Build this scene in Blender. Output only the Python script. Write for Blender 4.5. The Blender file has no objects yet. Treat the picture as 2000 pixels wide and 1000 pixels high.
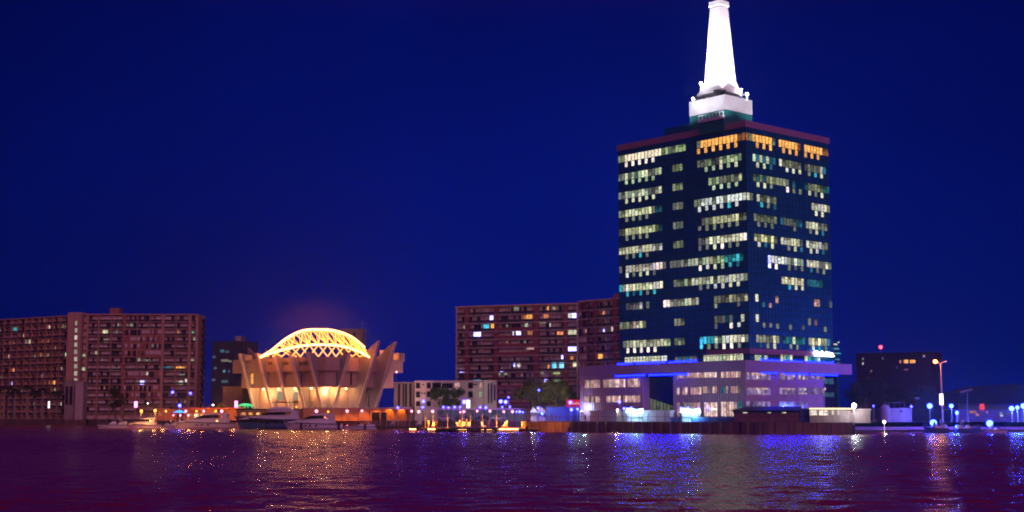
import bpy, math, random
import numpy as np
from mathutils import Vector, Matrix
random.seed(7)
R = math.radians
sc = bpy.context.scene
col = sc.collection
# ------------------------------------------------------------------ camera
FP = 2778.0; TH = math.atan(313/FP); HC = 3.2
cam = bpy.data.objects.new('camera', bpy.data.cameras.new('camera')); col.objects.link(cam)
cam.data.sensor_width = 36; cam.data.lens = FP/2000*36; cam.data.clip_end = 9000; cam.data.clip_start = .5
cam.location = (0, 0, HC); cam.rotation_euler = (R(90)+TH, 0, 0); sc.camera = cam
def ray(px, py):
    u = (px-1000)/FP; v = (500-py)/FP
    return u, math.cos(TH)-v*math.sin(TH), math.sin(TH)+v*math.cos(TH)
def atY(px, py, Y):
    d = ray(px, py); t = Y/d[1]; return Vector((d[0]*t, Y, HC+d[2]*t))
def atZ(px, py, Z):
    d = ray(px, py); t = (Z-HC)/d[2]; return Vector((d[0]*t, d[1]*t, Z))
def gx(px, Y): return (px-1000)/FP*math.cos(TH)*Y
def zat(py, Y): return atY(1000, py, Y).z
GZ = 2.0                                                    # level of the quay top
# ------------------------------------------------------------------ materials
def nt(name):
    m = bpy.data.materials.new(name); m.use_nodes = True; t = m.node_tree; t.nodes.clear()
    return m, t, t.nodes, t.links
def mat(name, c, rough=.7, var=.25, scale=.6, metal=0, bump=0, streak=False, spec=.5):
    m, t, N, L = nt(name)
    o = N.new('ShaderNodeOutputMaterial'); p = N.new('ShaderNodeBsdfPrincipled')
    tc = N.new('ShaderNodeTexCoord'); mp = N.new('ShaderNodeMapping'); mp.inputs['Scale'].default_value = (1, 1, .15) if streak else (1, 1, 1)
    n = N.new('ShaderNodeTexNoise'); n.inputs['Scale'].default_value = scale; n.inputs['Detail'].default_value = 6; n.inputs['Roughness'].default_value = .65
    r = N.new('ShaderNodeValToRGB'); r.color_ramp.elements[0].position = .3; r.color_ramp.elements[1].position = .72
    r.color_ramp.elements[0].color = tuple(x*(1-var) for x in c)+(1,); r.color_ramp.elements[1].color = tuple(min(1, x*(1+var*.6)) for x in c)+(1,)
    L.new(tc.outputs['Object'], mp.inputs['Vector']); L.new(mp.outputs[0], n.inputs['Vector']); L.new(n.outputs['Fac'], r.inputs[0]); L.new(r.outputs[0], p.inputs['Base Color'])
    p.inputs['Roughness'].default_value = rough; p.inputs['Metallic'].default_value = metal; p.inputs['Specular IOR Level'].default_value = spec
    if bump:
        b = N.new('ShaderNodeBump'); b.inputs['Strength'].default_value = bump; b.inputs['Distance'].default_value = .05
        n2 = N.new('ShaderNodeTexNoise'); n2.inputs['Scale'].default_value = 6; L.new(tc.outputs['Object'], n2.inputs['Vector'])
        L.new(n2.outputs['Fac'], b.inputs['Height']); L.new(b.outputs[0], p.inputs['Normal'])
    L.new(p.outputs[0], o.inputs[0]); return m
def emis(name, c, s):
    m, t, N, L = nt(name)
    o = N.new('ShaderNodeOutputMaterial'); e = N.new('ShaderNodeEmission')
    e.inputs[0].default_value = (*c, 1); e.inputs[1].default_value = s; L.new(e.outputs[0], o.inputs[0]); return m
def litglass(name, s=1.0, det=1.6):
    """a window pane with a lit room behind: colour of the room light per pane, blinds and furniture as noise"""
    m, t, N, L = nt(name)
    o = N.new('ShaderNodeOutputMaterial'); e = N.new('ShaderNodeEmission'); a = N.new('ShaderNodeAttribute'); a.attribute_name = 'room'
    tc = N.new('ShaderNodeTexCoord'); n = N.new('ShaderNodeTexNoise'); n.inputs['Scale'].default_value = det; n.inputs['Detail'].default_value = 3
    r = N.new('ShaderNodeMapRange'); r.inputs['From Min'].default_value = .32; r.inputs['From Max'].default_value = .62; r.inputs['To Min'].default_value = .3; r.inputs['To Max'].default_value = 1.3
    mx = N.new('ShaderNodeMix'); mx.data_type = 'RGBA'; mx.blend_type = 'MULTIPLY'; mx.inputs[0].default_value = 1
    g = N.new('ShaderNodeBsdfGlossy'); g.inputs['Roughness'].default_value = .1; g.inputs['Color'].default_value = (.08, .08, .08, 1); ad = N.new('ShaderNodeAddShader')
    L.new(tc.outputs['Object'], n.inputs['Vector']); L.new(n.outputs['Fac'], r.inputs[0]); L.new(a.outputs['Color'], mx.inputs[6]); L.new(r.outputs[0], mx.inputs[7])
    L.new(mx.outputs[2], e.inputs[0]); e.inputs[1].default_value = s; L.new(e.outputs[0], ad.inputs[0]); L.new(g.outputs[0], ad.inputs[1]); L.new(ad.outputs[0], o.inputs[0]); return m
M = dict(
 conc=mat('concrete', (.34, .28, .26), .85, .35, .5, streak=True), pale=mat('pale_render', (.5, .42, .38), .8, .25, .4, streak=True),
 white=mat('white_render', (.66, .6, .58), .8, .2, .4, streak=True), brick=mat('red_brick', (.36, .15, .11), .9, .25, 1.2),
 tan=mat('tan_render', (.54, .32, .2), .85, .25, .4, streak=True), redband=mat('red_painted_render', (.27, .075, .085), .8, .2, .6),
 dark=mat('dark_metal', (.04, .04, .05), .5, .3, 2), rail=mat('balcony_rail', (.05, .04, .05), .7, .3, 2), glass=mat('dark_glass', (.02, .025, .035), .12, .2, .5),
 room=mat('balcony_back_wall', (.6, .44, .38), .85, .3, .3), curtain=mat('curtain_panel', (.7, .6, .54), .9, .3, .7),
 tglass=mat('tower_glass', (.02, .26, .4), .3, .3, .35, metal=.55, spec=.6), tframe=mat('tower_mullion', (.02, .045, .06), .4, .2, 1),
 fascia=mat('metal_fascia', (.34, .19, .3), .5, .12, .3), screen=mat('podium_screen', (.42, .25, .31), .55, .25, .5, streak=True), screen2=mat('podium_rib', (.52, .33, .4), .5, .2, .5),
 teal=mat('teal_glass', (.03, .2, .2), .2, .2, .6), spire=mat('spire_cladding', (.8, .8, .8), .6, .08, 1), wbox=mat('white_cladding', (.7, .7, .74), .5, .1, .5),
 civic=mat('civic_stone', (.43, .28, .26), .8, .22, .35, streak=True), edge=mat('fin_lit_edge', (.64, .48, .45), .8, .2, .5), fin=mat('fin_shaded_concrete', (.27, .21, .24), .75, .25, .5, streak=True),  # fin carries its shade in a darker tone, edge the light it catches
 quay=mat('quay_wall', (.2, .13, .12), .9, .45, .8, streak=True, bump=.5), ground=mat('quay_paving', (.16, .14, .13), .9, .4, .3),
 hull=mat('white_gelcoat', (.68, .66, .68), .25, .08, .5), blue=mat('blue_hull', (.05, .12, .3), .2, .15, .5), tint=mat('tinted_windscreen', (.01, .012, .02), .1, .1, 1),
 wood=mat('timber', (.22, .13, .07), .8, .35, 2), orange=mat('orange_wall', (.62, .36, .14), .85, .18, .5, streak=True), redroof=mat('red_roof', (.4, .12, .08), .7, .25, .8),
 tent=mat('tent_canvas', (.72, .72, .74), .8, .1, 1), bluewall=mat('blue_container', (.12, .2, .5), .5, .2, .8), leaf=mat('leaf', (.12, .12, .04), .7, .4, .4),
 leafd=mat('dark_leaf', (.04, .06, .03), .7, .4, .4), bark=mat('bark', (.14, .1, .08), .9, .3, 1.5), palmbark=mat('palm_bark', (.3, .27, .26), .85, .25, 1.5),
 steel=mat('galvanised_steel', (.35, .35, .38), .45, .15, 2, metal=.6), pole=mat('painted_pole', (.3, .28, .28), .5, .2, 2), black=mat('black_rubber', (.02, .02, .02), .6, .2, 2),
 purple=mat('cabin_paint', (.22, .09, .14), .7, .25, .8, streak=True), pinkwall=mat('pink_quay_wall', (.4, .2, .24), .85, .3, .6), skin=mat('clothed_figure', (.16, .1, .12), .8, .3, 3),
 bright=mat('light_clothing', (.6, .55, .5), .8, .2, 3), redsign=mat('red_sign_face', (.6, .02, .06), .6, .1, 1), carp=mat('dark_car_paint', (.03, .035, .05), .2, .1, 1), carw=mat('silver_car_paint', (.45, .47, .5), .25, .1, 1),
 shade=mat('dark_slate', (.03, .018, .026), .9, .3, .4), lit=litglass('lit_window_glass', 1.1, 2.4), litp=litglass('lit_podium_glass', 1.0, 1.1),
)
E_ = dict(
 B=emis('blue_white_lamp', (.02, .02, 1), 48), M=emis('pink_white_lamp', (1, .16, .28), 10), O=emis('orange_lamp', (1, .27, .03), 10),
 W=emis('white_lamp', (1, .8, .65), 10), V=emis('cool_flood_lamp', (.003, .007, 1), 240), F=emis('white_flood_lamp', (.9, .9, 1), 22),
 hotarch=emis('bright_floodlit_glow', (1, .3, .09), 11), led=emis('blue_led', (.0006, .0014, 1), 105), truss=emis('amber_floodlit_glow', (1, .27, .045), 4.6), kiosk=emis('cyan_white_light_box', (.35, .7, 1), 9),  # hotarch and truss: floodlighting put into the members as emission
 sign=emis('white_sign_letters', (.55, .6, 1), 14), dot=emis('green_dot', (.3, 1, .1), 4), warm=emis('warm_flood', (1, .62, .25), 14), red=emis('red_beacon', (1, .03, .03), 14),
 pinksign=emis('pink_light_box', (1, .25, .6), 4), whitesign=emis('white_light_box', (1, .9, .95), 2.2), yel=emis('yellow_strip_light', (1, .8, .4), 2.2), sodium=emis('sodium_lamp', (1, .1, .02), 45),
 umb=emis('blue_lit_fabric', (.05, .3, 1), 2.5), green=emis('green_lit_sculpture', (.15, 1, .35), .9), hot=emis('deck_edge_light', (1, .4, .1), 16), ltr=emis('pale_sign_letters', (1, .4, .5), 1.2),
)
# ------------------------------------------------------------------ geometry helpers
class G:
    def __init__(s): s.v = []; s.f = []; s.c = []; s.m = []
    def add(s, vs, fs, c=None, m=0):
        b = len(s.v); s.v += [tuple(p) for p in vs]
        for f in fs: s.f.append([b+i for i in f]); s.c.append(c or (1, 1, 1)); s.m.append(m)
        return s
    def box(s, x0, x1, y0, y1, z0, z1, c=None, m=0):
        return s.add([(x0, y0, z0), (x1, y0, z0), (x1, y1, z0), (x0, y1, z0), (x0, y0, z1), (x1, y0, z1), (x1, y1, z1), (x0, y1, z1)],
              [(0, 3, 2, 1), (4, 5, 6, 7), (0, 1, 5, 4), (1, 2, 6, 5), (2, 3, 7, 6), (3, 0, 4, 7)], c, m)
    def prism(s, poly, d, c=None, m=0):
        """poly: planar 3-D outline, d: thickness vector"""
        n = len(poly); d = Vector(d); a = [Vector(p) for p in poly]; b = [p+d for p in a]
        return s.add(a+b, [list(range(n))[::-1], list(range(n, 2*n))]+[(i, (i+1) % n, n+(i+1) % n, n+i) for i in range(n)], c, m)
    def tube(s, p0, p1, r0, r1=None, n=6, m=0):
        p0 = Vector(p0); p1 = Vector(p1); r1 = r0 if r1 is None else r1; d = (p1-p0).normalized()
        u = d.cross(Vector((0, 0, 1)) if abs(d.z) < .9 else Vector((1, 0, 0))).normalized(); w = d.cross(u)
        A = [p0+(u*math.cos(2*math.pi*i/n)+w*math.sin(2*math.pi*i/n))*r0 for i in range(n)]; B = [p1+(u*math.cos(2*math.pi*i/n)+w*math.sin(2*math.pi*i/n))*r1 for i in range(n)]
        return s.add(A+B, [list(range(n))[::-1], list(range(n, 2*n))]+[(i, (i+1) % n, n+(i+1) % n, n+i) for i in range(n)], None, m)
    def path(s, ps, r, n=6):
        for a, b in zip(ps, ps[1:]): s.tube(a, b, r, r, n)
        return s
    def ball(s, c, r, sz=1, n=10, k=6, m=0):
        vs = []; fs = []
        for j in range(k+1):
            t = math.pi*j/k
            for i in range(n): vs.append((c[0]+r*math.sin(t)*math.cos(2*math.pi*i/n), c[1]+r*math.sin(t)*math.sin(2*math.pi*i/n), c[2]+r*sz*math.cos(t)))
        for j in range(k):
            for i in range(n): fs.append((j*n+i, (j+1)*n+i, (j+1)*n+(i+1) % n, j*n+(i+1) % n))
        return s.add(vs, fs, None, m)
    def loft(s, rings, m=0):
        n = len(rings[0]); vs = [p for r in rings for p in r]; fs = [(j*n+i, j*n+i+1, (j+1)*n+i+1, (j+1)*n+i) for j in range(len(rings)-1) for i in range(n-1)]
        return s.add(vs, fs, None, m)
    def build(s, name, ms, parent=None, smooth=False, loc=None):
        me = bpy.data.meshes.new(name); me.from_pydata(s.v, [], s.f)
        for m in (ms if isinstance(ms, (list, tuple)) else [ms]): me.materials.append(m)
        if any(s.m): me.polygons.foreach_set('material_index', s.m)
        if any(c != (1, 1, 1) for c in s.c):
            a = me.color_attributes.new('room', 'FLOAT_COLOR', 'CORNER'); k = 0; buf = []
            for f, c in zip(s.f, s.c): buf += [*c, 1]*len(f)
            a.data.foreach_set('color', buf)
        if smooth: me.polygons.foreach_set('use_smooth', [True]*len(me.polygons))
        me.validate(); me.update()
        o = bpy.data.objects.new(name, me); col.objects.link(o)
        if parent: o.parent = parent
        if loc is not None: o.location = loc
        return o
def tag(o, label=None, cat=None, group=None, kind=None):
    if label: o['label'] = label
    if cat: o['category'] = cat
    if group: o['group'] = group
    if kind: o['kind'] = kind
    return o
def empty(name, label, cat, loc=(0, 0, 0), rz=0, group=None):
    o = bpy.data.objects.new(name, None); col.objects.link(o); o.location = loc; o.rotation_euler = (0, 0, rz); o.empty_display_size = .3
    return tag(o, label, cat, group)
def kids(o): return [c for c in bpy.data.objects if c.parent == o]
def copy_tree(o, parent=None, ks=None):
    c = o.copy(); col.objects.link(c); c.parent = parent
    for ch in kids(o): copy_tree(ch, c)
    return c
def light(kind, loc, c, e, size=.4, target=None, angle=60, name='lamp_light', parent=None):
    l = bpy.data.lights.new(name, kind); l.color = c; l.energy = e; l.shadow_soft_size = size
    o = bpy.data.objects.new(name, l); col.objects.link(o); o.location = loc
    if kind == 'SPOT': l.spot_size = R(angle); l.spot_blend = .6
    if target is not None: o.rotation_euler = (Vector(target)-Vector(loc)).to_track_quat('-Z', 'Y').to_euler()
    return o
class Fr:
    """a facade: local x from A to B seen left to right, local y into the building"""
    def __init__(s, A, B):
        s.A = Vector(A[:2]); s.B = Vector(B[:2]); d = s.B-s.A; s.L = d.length; s.d = d/s.L; s.n = Vector((-s.d.y, s.d.x)); s.rz = math.atan2(d.y, d.x)
    def hit(s, px, py, off=0):
        d = ray(px, py); t = (off+s.n.dot(s.A))/(s.n.x*d[0]+s.n.y*d[1]); P = Vector((d[0]*t, d[1]*t)); return s.d.dot(P-s.A), HC+d[2]*t
    def s(s, px, off=0): return s.hit(px, 813, off)[0]
    def w(s, x, y=0, z=0): p = s.A+s.d*x+s.n*y; return Vector((p.x, p.y, z))
PAL = dict(w=(1.25, 1.05, .9), y=(.74, .75, .47), g=(.42, .56, .33), d=(.13, .13, .12), D=(.2, .22, .15), t=(.04, .42, .48), T=(.02, .13, .19), o=(1.15, .5, .1), O=(.4, .14, .05), c=(.75, .75, .68), b=(1.6, 1.6, 5), p=(.5, .27, .25), m=(.8, .25, .1), G=(.1, .3, .12), r=(1, .05, .05), k=(.02, .02, .03), C=(.1, .9, 1.3), s=(.9, .62, .55))
def jit(c, a=.3):
    k = 1+random.uniform(-a, a); return tuple(x*k for x in c)
# ------------------------------------------------------------------ world, city glow
w = bpy.data.worlds.new('World'); sc.world = w; w.use_nodes = True; N = w.node_tree.nodes; L = w.node_tree.links; N.clear()
wo = N.new('ShaderNodeOutputWorld'); bg = N.new('ShaderNodeBackground'); tc = N.new('ShaderNodeTexCoord'); sp = N.new('ShaderNodeSeparateXYZ')
rp = N.new('ShaderNodeValToRGB'); L.new(tc.outputs['Generated'], sp.inputs[0])
els = rp.color_ramp.elements; els[0].position = 0; els[0].color = (.0001, .0055, .145, 1)
els[1].position = 1; els[1].color = (.03, .004, .05, 1)
for p, c in ((.06, (.0001, .006, .155)), (.16, (.0001, .0055, .155)), (.27, (.0001, .004, .115)), (.36, (.012, .002, .06)), (.6, (.03, .005, .06))):
    e = els.new(p); e.color = (*c, 1)
sky = N.new('ShaderNodeTexSky'); sky.sky_type = 'NISHITA'; sky.sun_disc = False; sky.sun_elevation = R(-6); sky.sun_rotation = R(160)
tn = N.new('ShaderNodeMix'); tn.data_type = 'RGBA'; tn.blend_type = 'MULTIPLY'; tn.inputs[0].default_value = 1; tn.inputs[7].default_value = (.002, .004, .06, 1)
adc = N.new('ShaderNodeMix'); adc.data_type = 'RGBA'; adc.blend_type = 'ADD'; adc.inputs[0].default_value = 1
L.new(sp.outputs['Z'], rp.inputs[0]); L.new(sky.outputs[0], tn.inputs[6]); L.new(rp.outputs[0], adc.inputs[6]); L.new(tn.outputs[2], adc.inputs[7])
# the sky is deepest away from the lit tower: fall-off by bearing
nx = N.new('ShaderNodeMapRange'); ax = N.new('ShaderNodeMath'); ax.operation = 'SUBTRACT'; ax.inputs[1].default_value = .04; ab = N.new('ShaderNodeMath'); ab.operation = 'ABSOLUTE'
L.new(sp.outputs['X'], ax.inputs[0]); L.new(ax.outputs[0], ab.inputs[0]); L.new(ab.outputs[0], nx.inputs[0])
nx.inputs['From Min'].default_value = .12; nx.inputs['From Max'].default_value = .45; nx.inputs['To Min'].default_value = 1; nx.inputs['To Max'].default_value = .55
cn = N.new('ShaderNodeTexNoise'); cn.inputs['Scale'].default_value = 5; cn.inputs['Detail'].default_value = 5; cr = N.new('ShaderNodeMapRange'); cr.inputs['From Min'].default_value = .3; cr.inputs['From Max'].default_value = .7; cr.inputs['To Min'].default_value = .86; cr.inputs['To Max'].default_value = 1.1
L.new(tc.outputs['Generated'], cn.inputs['Vector']); L.new(cn.outputs['Fac'], cr.inputs[0]); cm = N.new('ShaderNodeMath'); cm.operation = 'MULTIPLY'; L.new(cr.outputs[0], cm.inputs[0]); L.new(nx.outputs[0], cm.inputs[1])
ml = N.new('ShaderNodeMix'); ml.data_type = 'RGBA'; ml.blend_type = 'MULTIPLY'; ml.inputs[0].default_value = 1
L.new(adc.outputs[2], ml.inputs[6]); L.new(cm.outputs[0], ml.inputs[7]); L.new(ml.outputs[2], bg.inputs[0]); bg.inputs[1].default_value = 1; L.new(bg.outputs[0], wo.inputs[0])
sun = bpy.data.objects.new('city_glow', bpy.data.lights.new('city_glow', 'SUN')); col.objects.link(sun)
sun.data.energy = .82; sun.data.angle = R(30); sun.data.color = (1, .36, .6); sun.rotation_euler = (R(66), 0, R(20))
sc.view_settings.view_transform = 'Standard'; sc.view_settings.look = 'None'; sc.view_settings.gamma = 1; sc.view_settings.exposure = 0
sc.cycles.use_denoising = True; sc.cycles.max_bounces = 5; sc.cycles.filter_width = 1.9; sc.cycles.sample_clamp_indirect = 4; sc.cycles.sample_clamp_direct = 120; sc.cycles.caustics_reflective = False; sc.cycles.caustics_refractive = False
try: sc.cycles.denoiser = 'OPENIMAGEDENOISE'; sc.cycles.denoising_prefilter = 'NONE'
except Exception: pass
# ------------------------------------------------------------------ water and ground
m, t, N, L = nt('lagoon_water')
o = N.new('ShaderNodeOutputMaterial'); p = N.new('ShaderNodeBsdfPrincipled'); p.inputs['Base Color'].default_value = (.32, .015, .09, 1); p.inputs['Roughness'].default_value = .23; p.inputs['IOR'].default_value = 1.33
tc = N.new('ShaderNodeTexCoord'); h = None
for sx, sy, k, d in ((1.4, 2.0, .3, 3), (3.0, 1.4, .15, 2)):
    mp = N.new('ShaderNodeMapping'); mp.inputs['Scale'].default_value = (sx, sy, 1); mp.inputs['Rotation'].default_value = (0, 0, .12*k)
    n = N.new('ShaderNodeTexNoise'); n.inputs['Scale'].default_value = 1; n.inputs['Detail'].default_value = d
    L.new(tc.outputs['Object'], mp.inputs[0]); L.new(mp.outputs[0], n.inputs['Vector'])
    q = N.new('ShaderNodeMath'); q.operation = 'MULTIPLY_ADD'; q.inputs[1].default_value = k; L.new(n.outputs['Fac'], q.inputs[0])
    if h is None: q.inputs[2].default_value = 0
    else: L.new(h.outputs[0], q.inputs[2])
    h = q
b = N.new('ShaderNodeBump'); b.inputs['Strength'].default_value = 1; b.inputs['Distance'].default_value = .22; L.new(h.outputs[0], b.inputs['Height']); L.new(b.outputs[0], p.inputs['Normal']); L.new(p.outputs[0], o.inputs[0])
WATER = m
def waves():
    ys = [34.0]
    while ys[-1] < 600: ys.append(ys[-1]+max(.22, ys[-1]*.0036))
    ys = np.array(ys); nxc = 720; u = np.linspace(-1, 1, nxc)
    Yg, Ug = np.meshgrid(ys, u, indexing='ij'); Xg = Ug*(30+Yg*.44); Z = np.zeros_like(Xg); rs = np.random.RandomState(3)
    for i in range(60):
        lam = .9*(4.6)**(rs.rand()**1.2); a = math.radians(90+rs.normal()*30); k = 2*math.pi/lam; amp = .0032*lam**.75; ph = rs.rand()*6.28
        Z += amp*np.sin(k*(np.cos(a)*Xg+np.sin(a)*Yg)+ph)
    gust = .75+.45*np.sin(Xg*.031+Yg*.017+1)*np.sin(Yg*.043-Xg*.011); Z *= gust
    co = np.stack([Xg, Yg, Z], -1).reshape(-1, 3); nr = len(ys); me = bpy.data.meshes.new('water')
    me.vertices.add(len(co)); me.vertices.foreach_set('co', co.ravel().astype(np.float32))
    i, j = np.meshgrid(np.arange(nr-1), np.arange(nxc-1), indexing='ij'); b = (i*nxc+j).ravel(); q = np.stack([b, b+1, b+nxc+1, b+nxc], -1)
    me.loops.add(q.size); me.loops.foreach_set('vertex_index', q.ravel().astype(np.int32)); me.polygons.add(len(q)); me.polygons.foreach_set('loop_start', np.arange(0, q.size, 4).astype(np.int32))
    me.update(calc_edges=True); me.polygons.foreach_set('use_smooth', np.ones(len(q), bool)); me.materials.append(WATER); me.validate()
    o = bpy.data.objects.new('water', me); col.objects.link(o); tag(o, kind='structure')
waves()
g = G(); g.add([(-1500, -60, -.45), (1500, -60, -.45), (1500, 1500, -.45), (-1500, 1500, -.45)], [(0, 1, 2, 3)]); tag(g.build('water', WATER), kind='structure')
qp = [(-300, 560), (170, 560), (175, 470), (470, 400), (740, 372), (1022, 345), (1022, 300), (1440, 262), (1500, 257), (1665, 255), (1668, 302), (2400, 302)]
edge = [(gx(a, Y), Y) for a, Y in qp]
poly = edge+[(2500, 302), (2500, 3500), (-2500, 3500), (-2500, 560)]
g = G(); n = len(poly); g.add([(x, y, GZ) for x, y in poly], [list(range(n))]); tag(g.build('ground', M['ground']), kind='structure')
def wallrun(name, pts, z0, z1, th, ma, label=None, cat=None, kind=None, g=None):
    g = g or G()
    for (a, b) in zip(pts, pts[1:]):
        A = Vector((*a, 0)); B = Vector((*b, 0)); d = (B-A).normalized(); nn = Vector((d.y, -d.x, 0))*th
        g.add([A+Vector((0, 0, z0)), B+Vector((0, 0, z0)), B+nn+Vector((0, 0, z0)), A+nn+Vector((0, 0, z0)), A+Vector((0, 0, z1)), B+Vector((0, 0, z1)), B+nn+Vector((0, 0, z1)), A+nn+Vector((0, 0, z1))],
              [(0, 1, 2, 3), (4, 7, 6, 5), (0, 4, 5, 1), (1, 5, 6, 2), (2, 6, 7, 3), (3, 7, 4, 0)])
    o = g.build(name, ma); return tag(o, label, cat, None, kind)
wallrun('quay_wall', edge[:2], -1, GZ+.25, .8, M['quay'], 'dark stained concrete quay wall under the palms at far left', 'wall')
wallrun('quay_wall', edge[2:6], -1, GZ+.06, .5, M['quay'], 'low quay wall behind the moored motor yachts', 'wall')
# sheet-pile wall in front of the office podium: ribbed
A = Vector(edge[6]); g = G()
for a, b in zip(edge[6:9], edge[7:10]):
    A = Vector((*a, 0)); B = Vector((*b, 0)); n = max(2, int((B-A).length/1.15)); d = (B-A)/n; nn = Vector((d.y, -d.x, 0)).normalized()
    for i in range(n):
        o0 = .34 if i % 2 else 0; P = A+d*i+nn*o0
        g.prism([P+Vector((0, 0, -1)), P+d+Vector((0, 0, -1)), P+d+Vector((0, 0, GZ+.1)), P+Vector((0, 0, GZ+.1))], nn*.3)
tag(g.build('quay_wall', M['quay']), 'long rusty sheet-pile wall at the waterline below the office podium', 'wall')
wallrun('quay_wall', edge[10:], -1, 1.0, .6, M['pinkwall'], 'low pinkish quay wall running off at the right edge', 'wall')
# ------------------------------------------------------------------ office tower
Cn = atY(1455, 235, 286); ZT = Cn.z; aR = R(41.5)
dr = Vector((math.cos(aR), math.sin(aR))); dl = Vector((-math.sin(aR), math.cos(aR)))
def along(C, d, px, py=None):
    """distance from C along d until the column px is reached"""
    k = (px-1000)/FP*math.cos(TH) if py is None else ray(px, py)[0]/ray(px, py)[1]
    return (k*C.y-C.x)/(d.x-k*d.y)
TW = along(Vector(Cn[:2]), dl, 1207, 280); TD = along(Vector(Cn[:2]), dr, 1617, 262)
Lc = Vector(Cn[:2])+dl*TW
FL = Fr(Lc, Cn); FRt = Fr(Cn, Vector(Cn[:2])+dr*TD)
tower = empty('office_tower', 'tall dark glass office tower with lit floors and a white floodlit spire', 'office tower', (Lc.x, Lc.y, GZ), FL.rz)
def mapL(s, off, z): return (s, off, z-GZ)
def mapR(s, off, z): return (TW-off, s, z-GZ)
g = G(); g.box(0, TW, 0, TD, 8, ZT-1.3-GZ); g.build('curtain_wall', M['tglass'], tower)
g = G(); g.box(-.25, TW+.25, -.25, TD+.25, ZT-1.35-GZ, ZT-GZ); g.build('parapet', M['fascia'], tower)
# mullions and transoms
z0f = FL.hit(1222, 303)[1]; z10 = FL.hit(1222, 666)[1]; FH = (z0f-z10)/10; UH = 1.5; LH = 1.2
NL = 36; NR = 26; pwL = TW/NL; pwR = TD/NR
g = G()
for i in range(NL+1):
    x = min(max(i*pwL, .04), TW-.04); g.box(x-.035, x+.035, -.06, -.003, 12, ZT-1.36-GZ)
for i in range(NR+1):
    y = min(max(i*pwR, .04), TD-.04); g.box(TW+.003, TW+.06, y-.035, y+.035, 12, ZT-1.36-GZ)
for k in range(-1, 13):
    for dz in (.06, -UH-.04, -UH-LH-.06):
        z = z0f-k*FH+dz-GZ
        if 12 < z < ZT-1.5-GZ: g.box(0, TW+.05, -.05, -.004, z-.05, z+.05); g.box(TW+.004, TW+.05, 0, TD, z-.05, z+.05)
g.build('mullion_grid', M['tframe'], tower)
ev = lambda ids, ch: {i: ch for i in ids}
def row(secs, n):
    u = ['.']*n
    for s0, t_ in secs:
        for i, ch in enumerate(t_):
            if s0+i < n: u[s0+i] = ch
    return u
LU = [ # left face, upper panes: (start, text)
 [(0, 'DDwwwwwwwwwwwDgdDggg'), (23, 'DooooooooooOOo')], [(0, 'Ddydgdgyyddgy'), (16, 'DDD'), (23, 'DdDgddyggygg')], [(0, 'Ddygygyygddyy'), (16, 'DDD'), (26, 'gDgdDDDdy')],
 [(0, 'DDyycyyyyydTT'), (16, 'DDD'), (22, 'DDcccDccDccccc')], [(0, 'ddyyyyyyyyyDT'), (16, 'DDD'), (24, 'dDDyyyyyyyDD')], [(0, 'yDyyycyyyyyyy'), (16, 'DDD'), (23, 'dDyygycyyyyycc')],
 [(0, 'yyyyyycyyycDc'), (16, 'DDD'), (23, 'ddDygyyyyyyyww')], [(0, 'd.ycyyycyccwwD'), (15, 'DDDDDgyc'), (23, 'dgcyDggtTtCT')], [(0, 'tDcyygyygyccy'), (16, 'DDDgDyc'), (23, 'yycyDcyccyccD')],
 [(2, 'dddDc.D'), (13, 'wwDDDDgyDc'), (27, 'DdddyDDdy')], [(0, 'DDDDpcyD'), (16, 'DDD'), (27, 'DddTd..y')], [(1, 'Dyyyyyyyyyyyyg.D'), (16, 'DDD'), (23, 'CtttgDgcyyyyDp')]]
LL = ['', ' ']
LLo = [dict(ev((2, 4, 6, 8, 10), 'w')) | ev((23, 25, 27, 29, 31, 33), 'o'), ev((2, 4, 6, 8, 10), 'g') | ev((25, 27, 31), 'g') | {29: 'y', 33: 'y'}, ev((2, 4, 6, 8, 10), 'y') | ev((27, 29, 31, 33), 'g'),
 ev((2, 4, 6, 8), 'D') | ev((23, 25, 27, 29, 33), 'c') | {31: 't'}, ev((2, 4, 6, 8), 'D') | ev((25, 27, 29, 31, 33), 'D') | {23: 'd'}, ev((2, 4, 6, 8, 10), 'D') | ev((23, 25), 'D') | {27: 'y', 29: 'w', 31: 'D', 33: 'y'},
 ev((2, 4, 8), 'D') | {6: 't'} | {23: 'd', 25: 'D', 27: 'y', 29: 'w', 31: 'D', 33: 'D'}, {2: 'c', 4: 'D', 6: 'y', 8: 'y', 10: 'd'} | {23: 'w', 25: 'c', 27: 'y', 29: 'g', 31: 't', 33: 'T'}, {2: 't', 4: 'T', 6: 't', 8: 'D', 10: 't'} | {23: 'd', 25: 'D', 27: 'c', 29: 'c', 31: 'y', 33: 'y'},
 {27: 'D', 33: 'd'}, {27: 'd', 31: 'w', 33: 'c'}, ev((2, 4, 6, 8, 10), 'w') | {23: 'C', 25: 'D', 27: 'D', 29: 'w', 31: 'w', 33: 'D'}]
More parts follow.
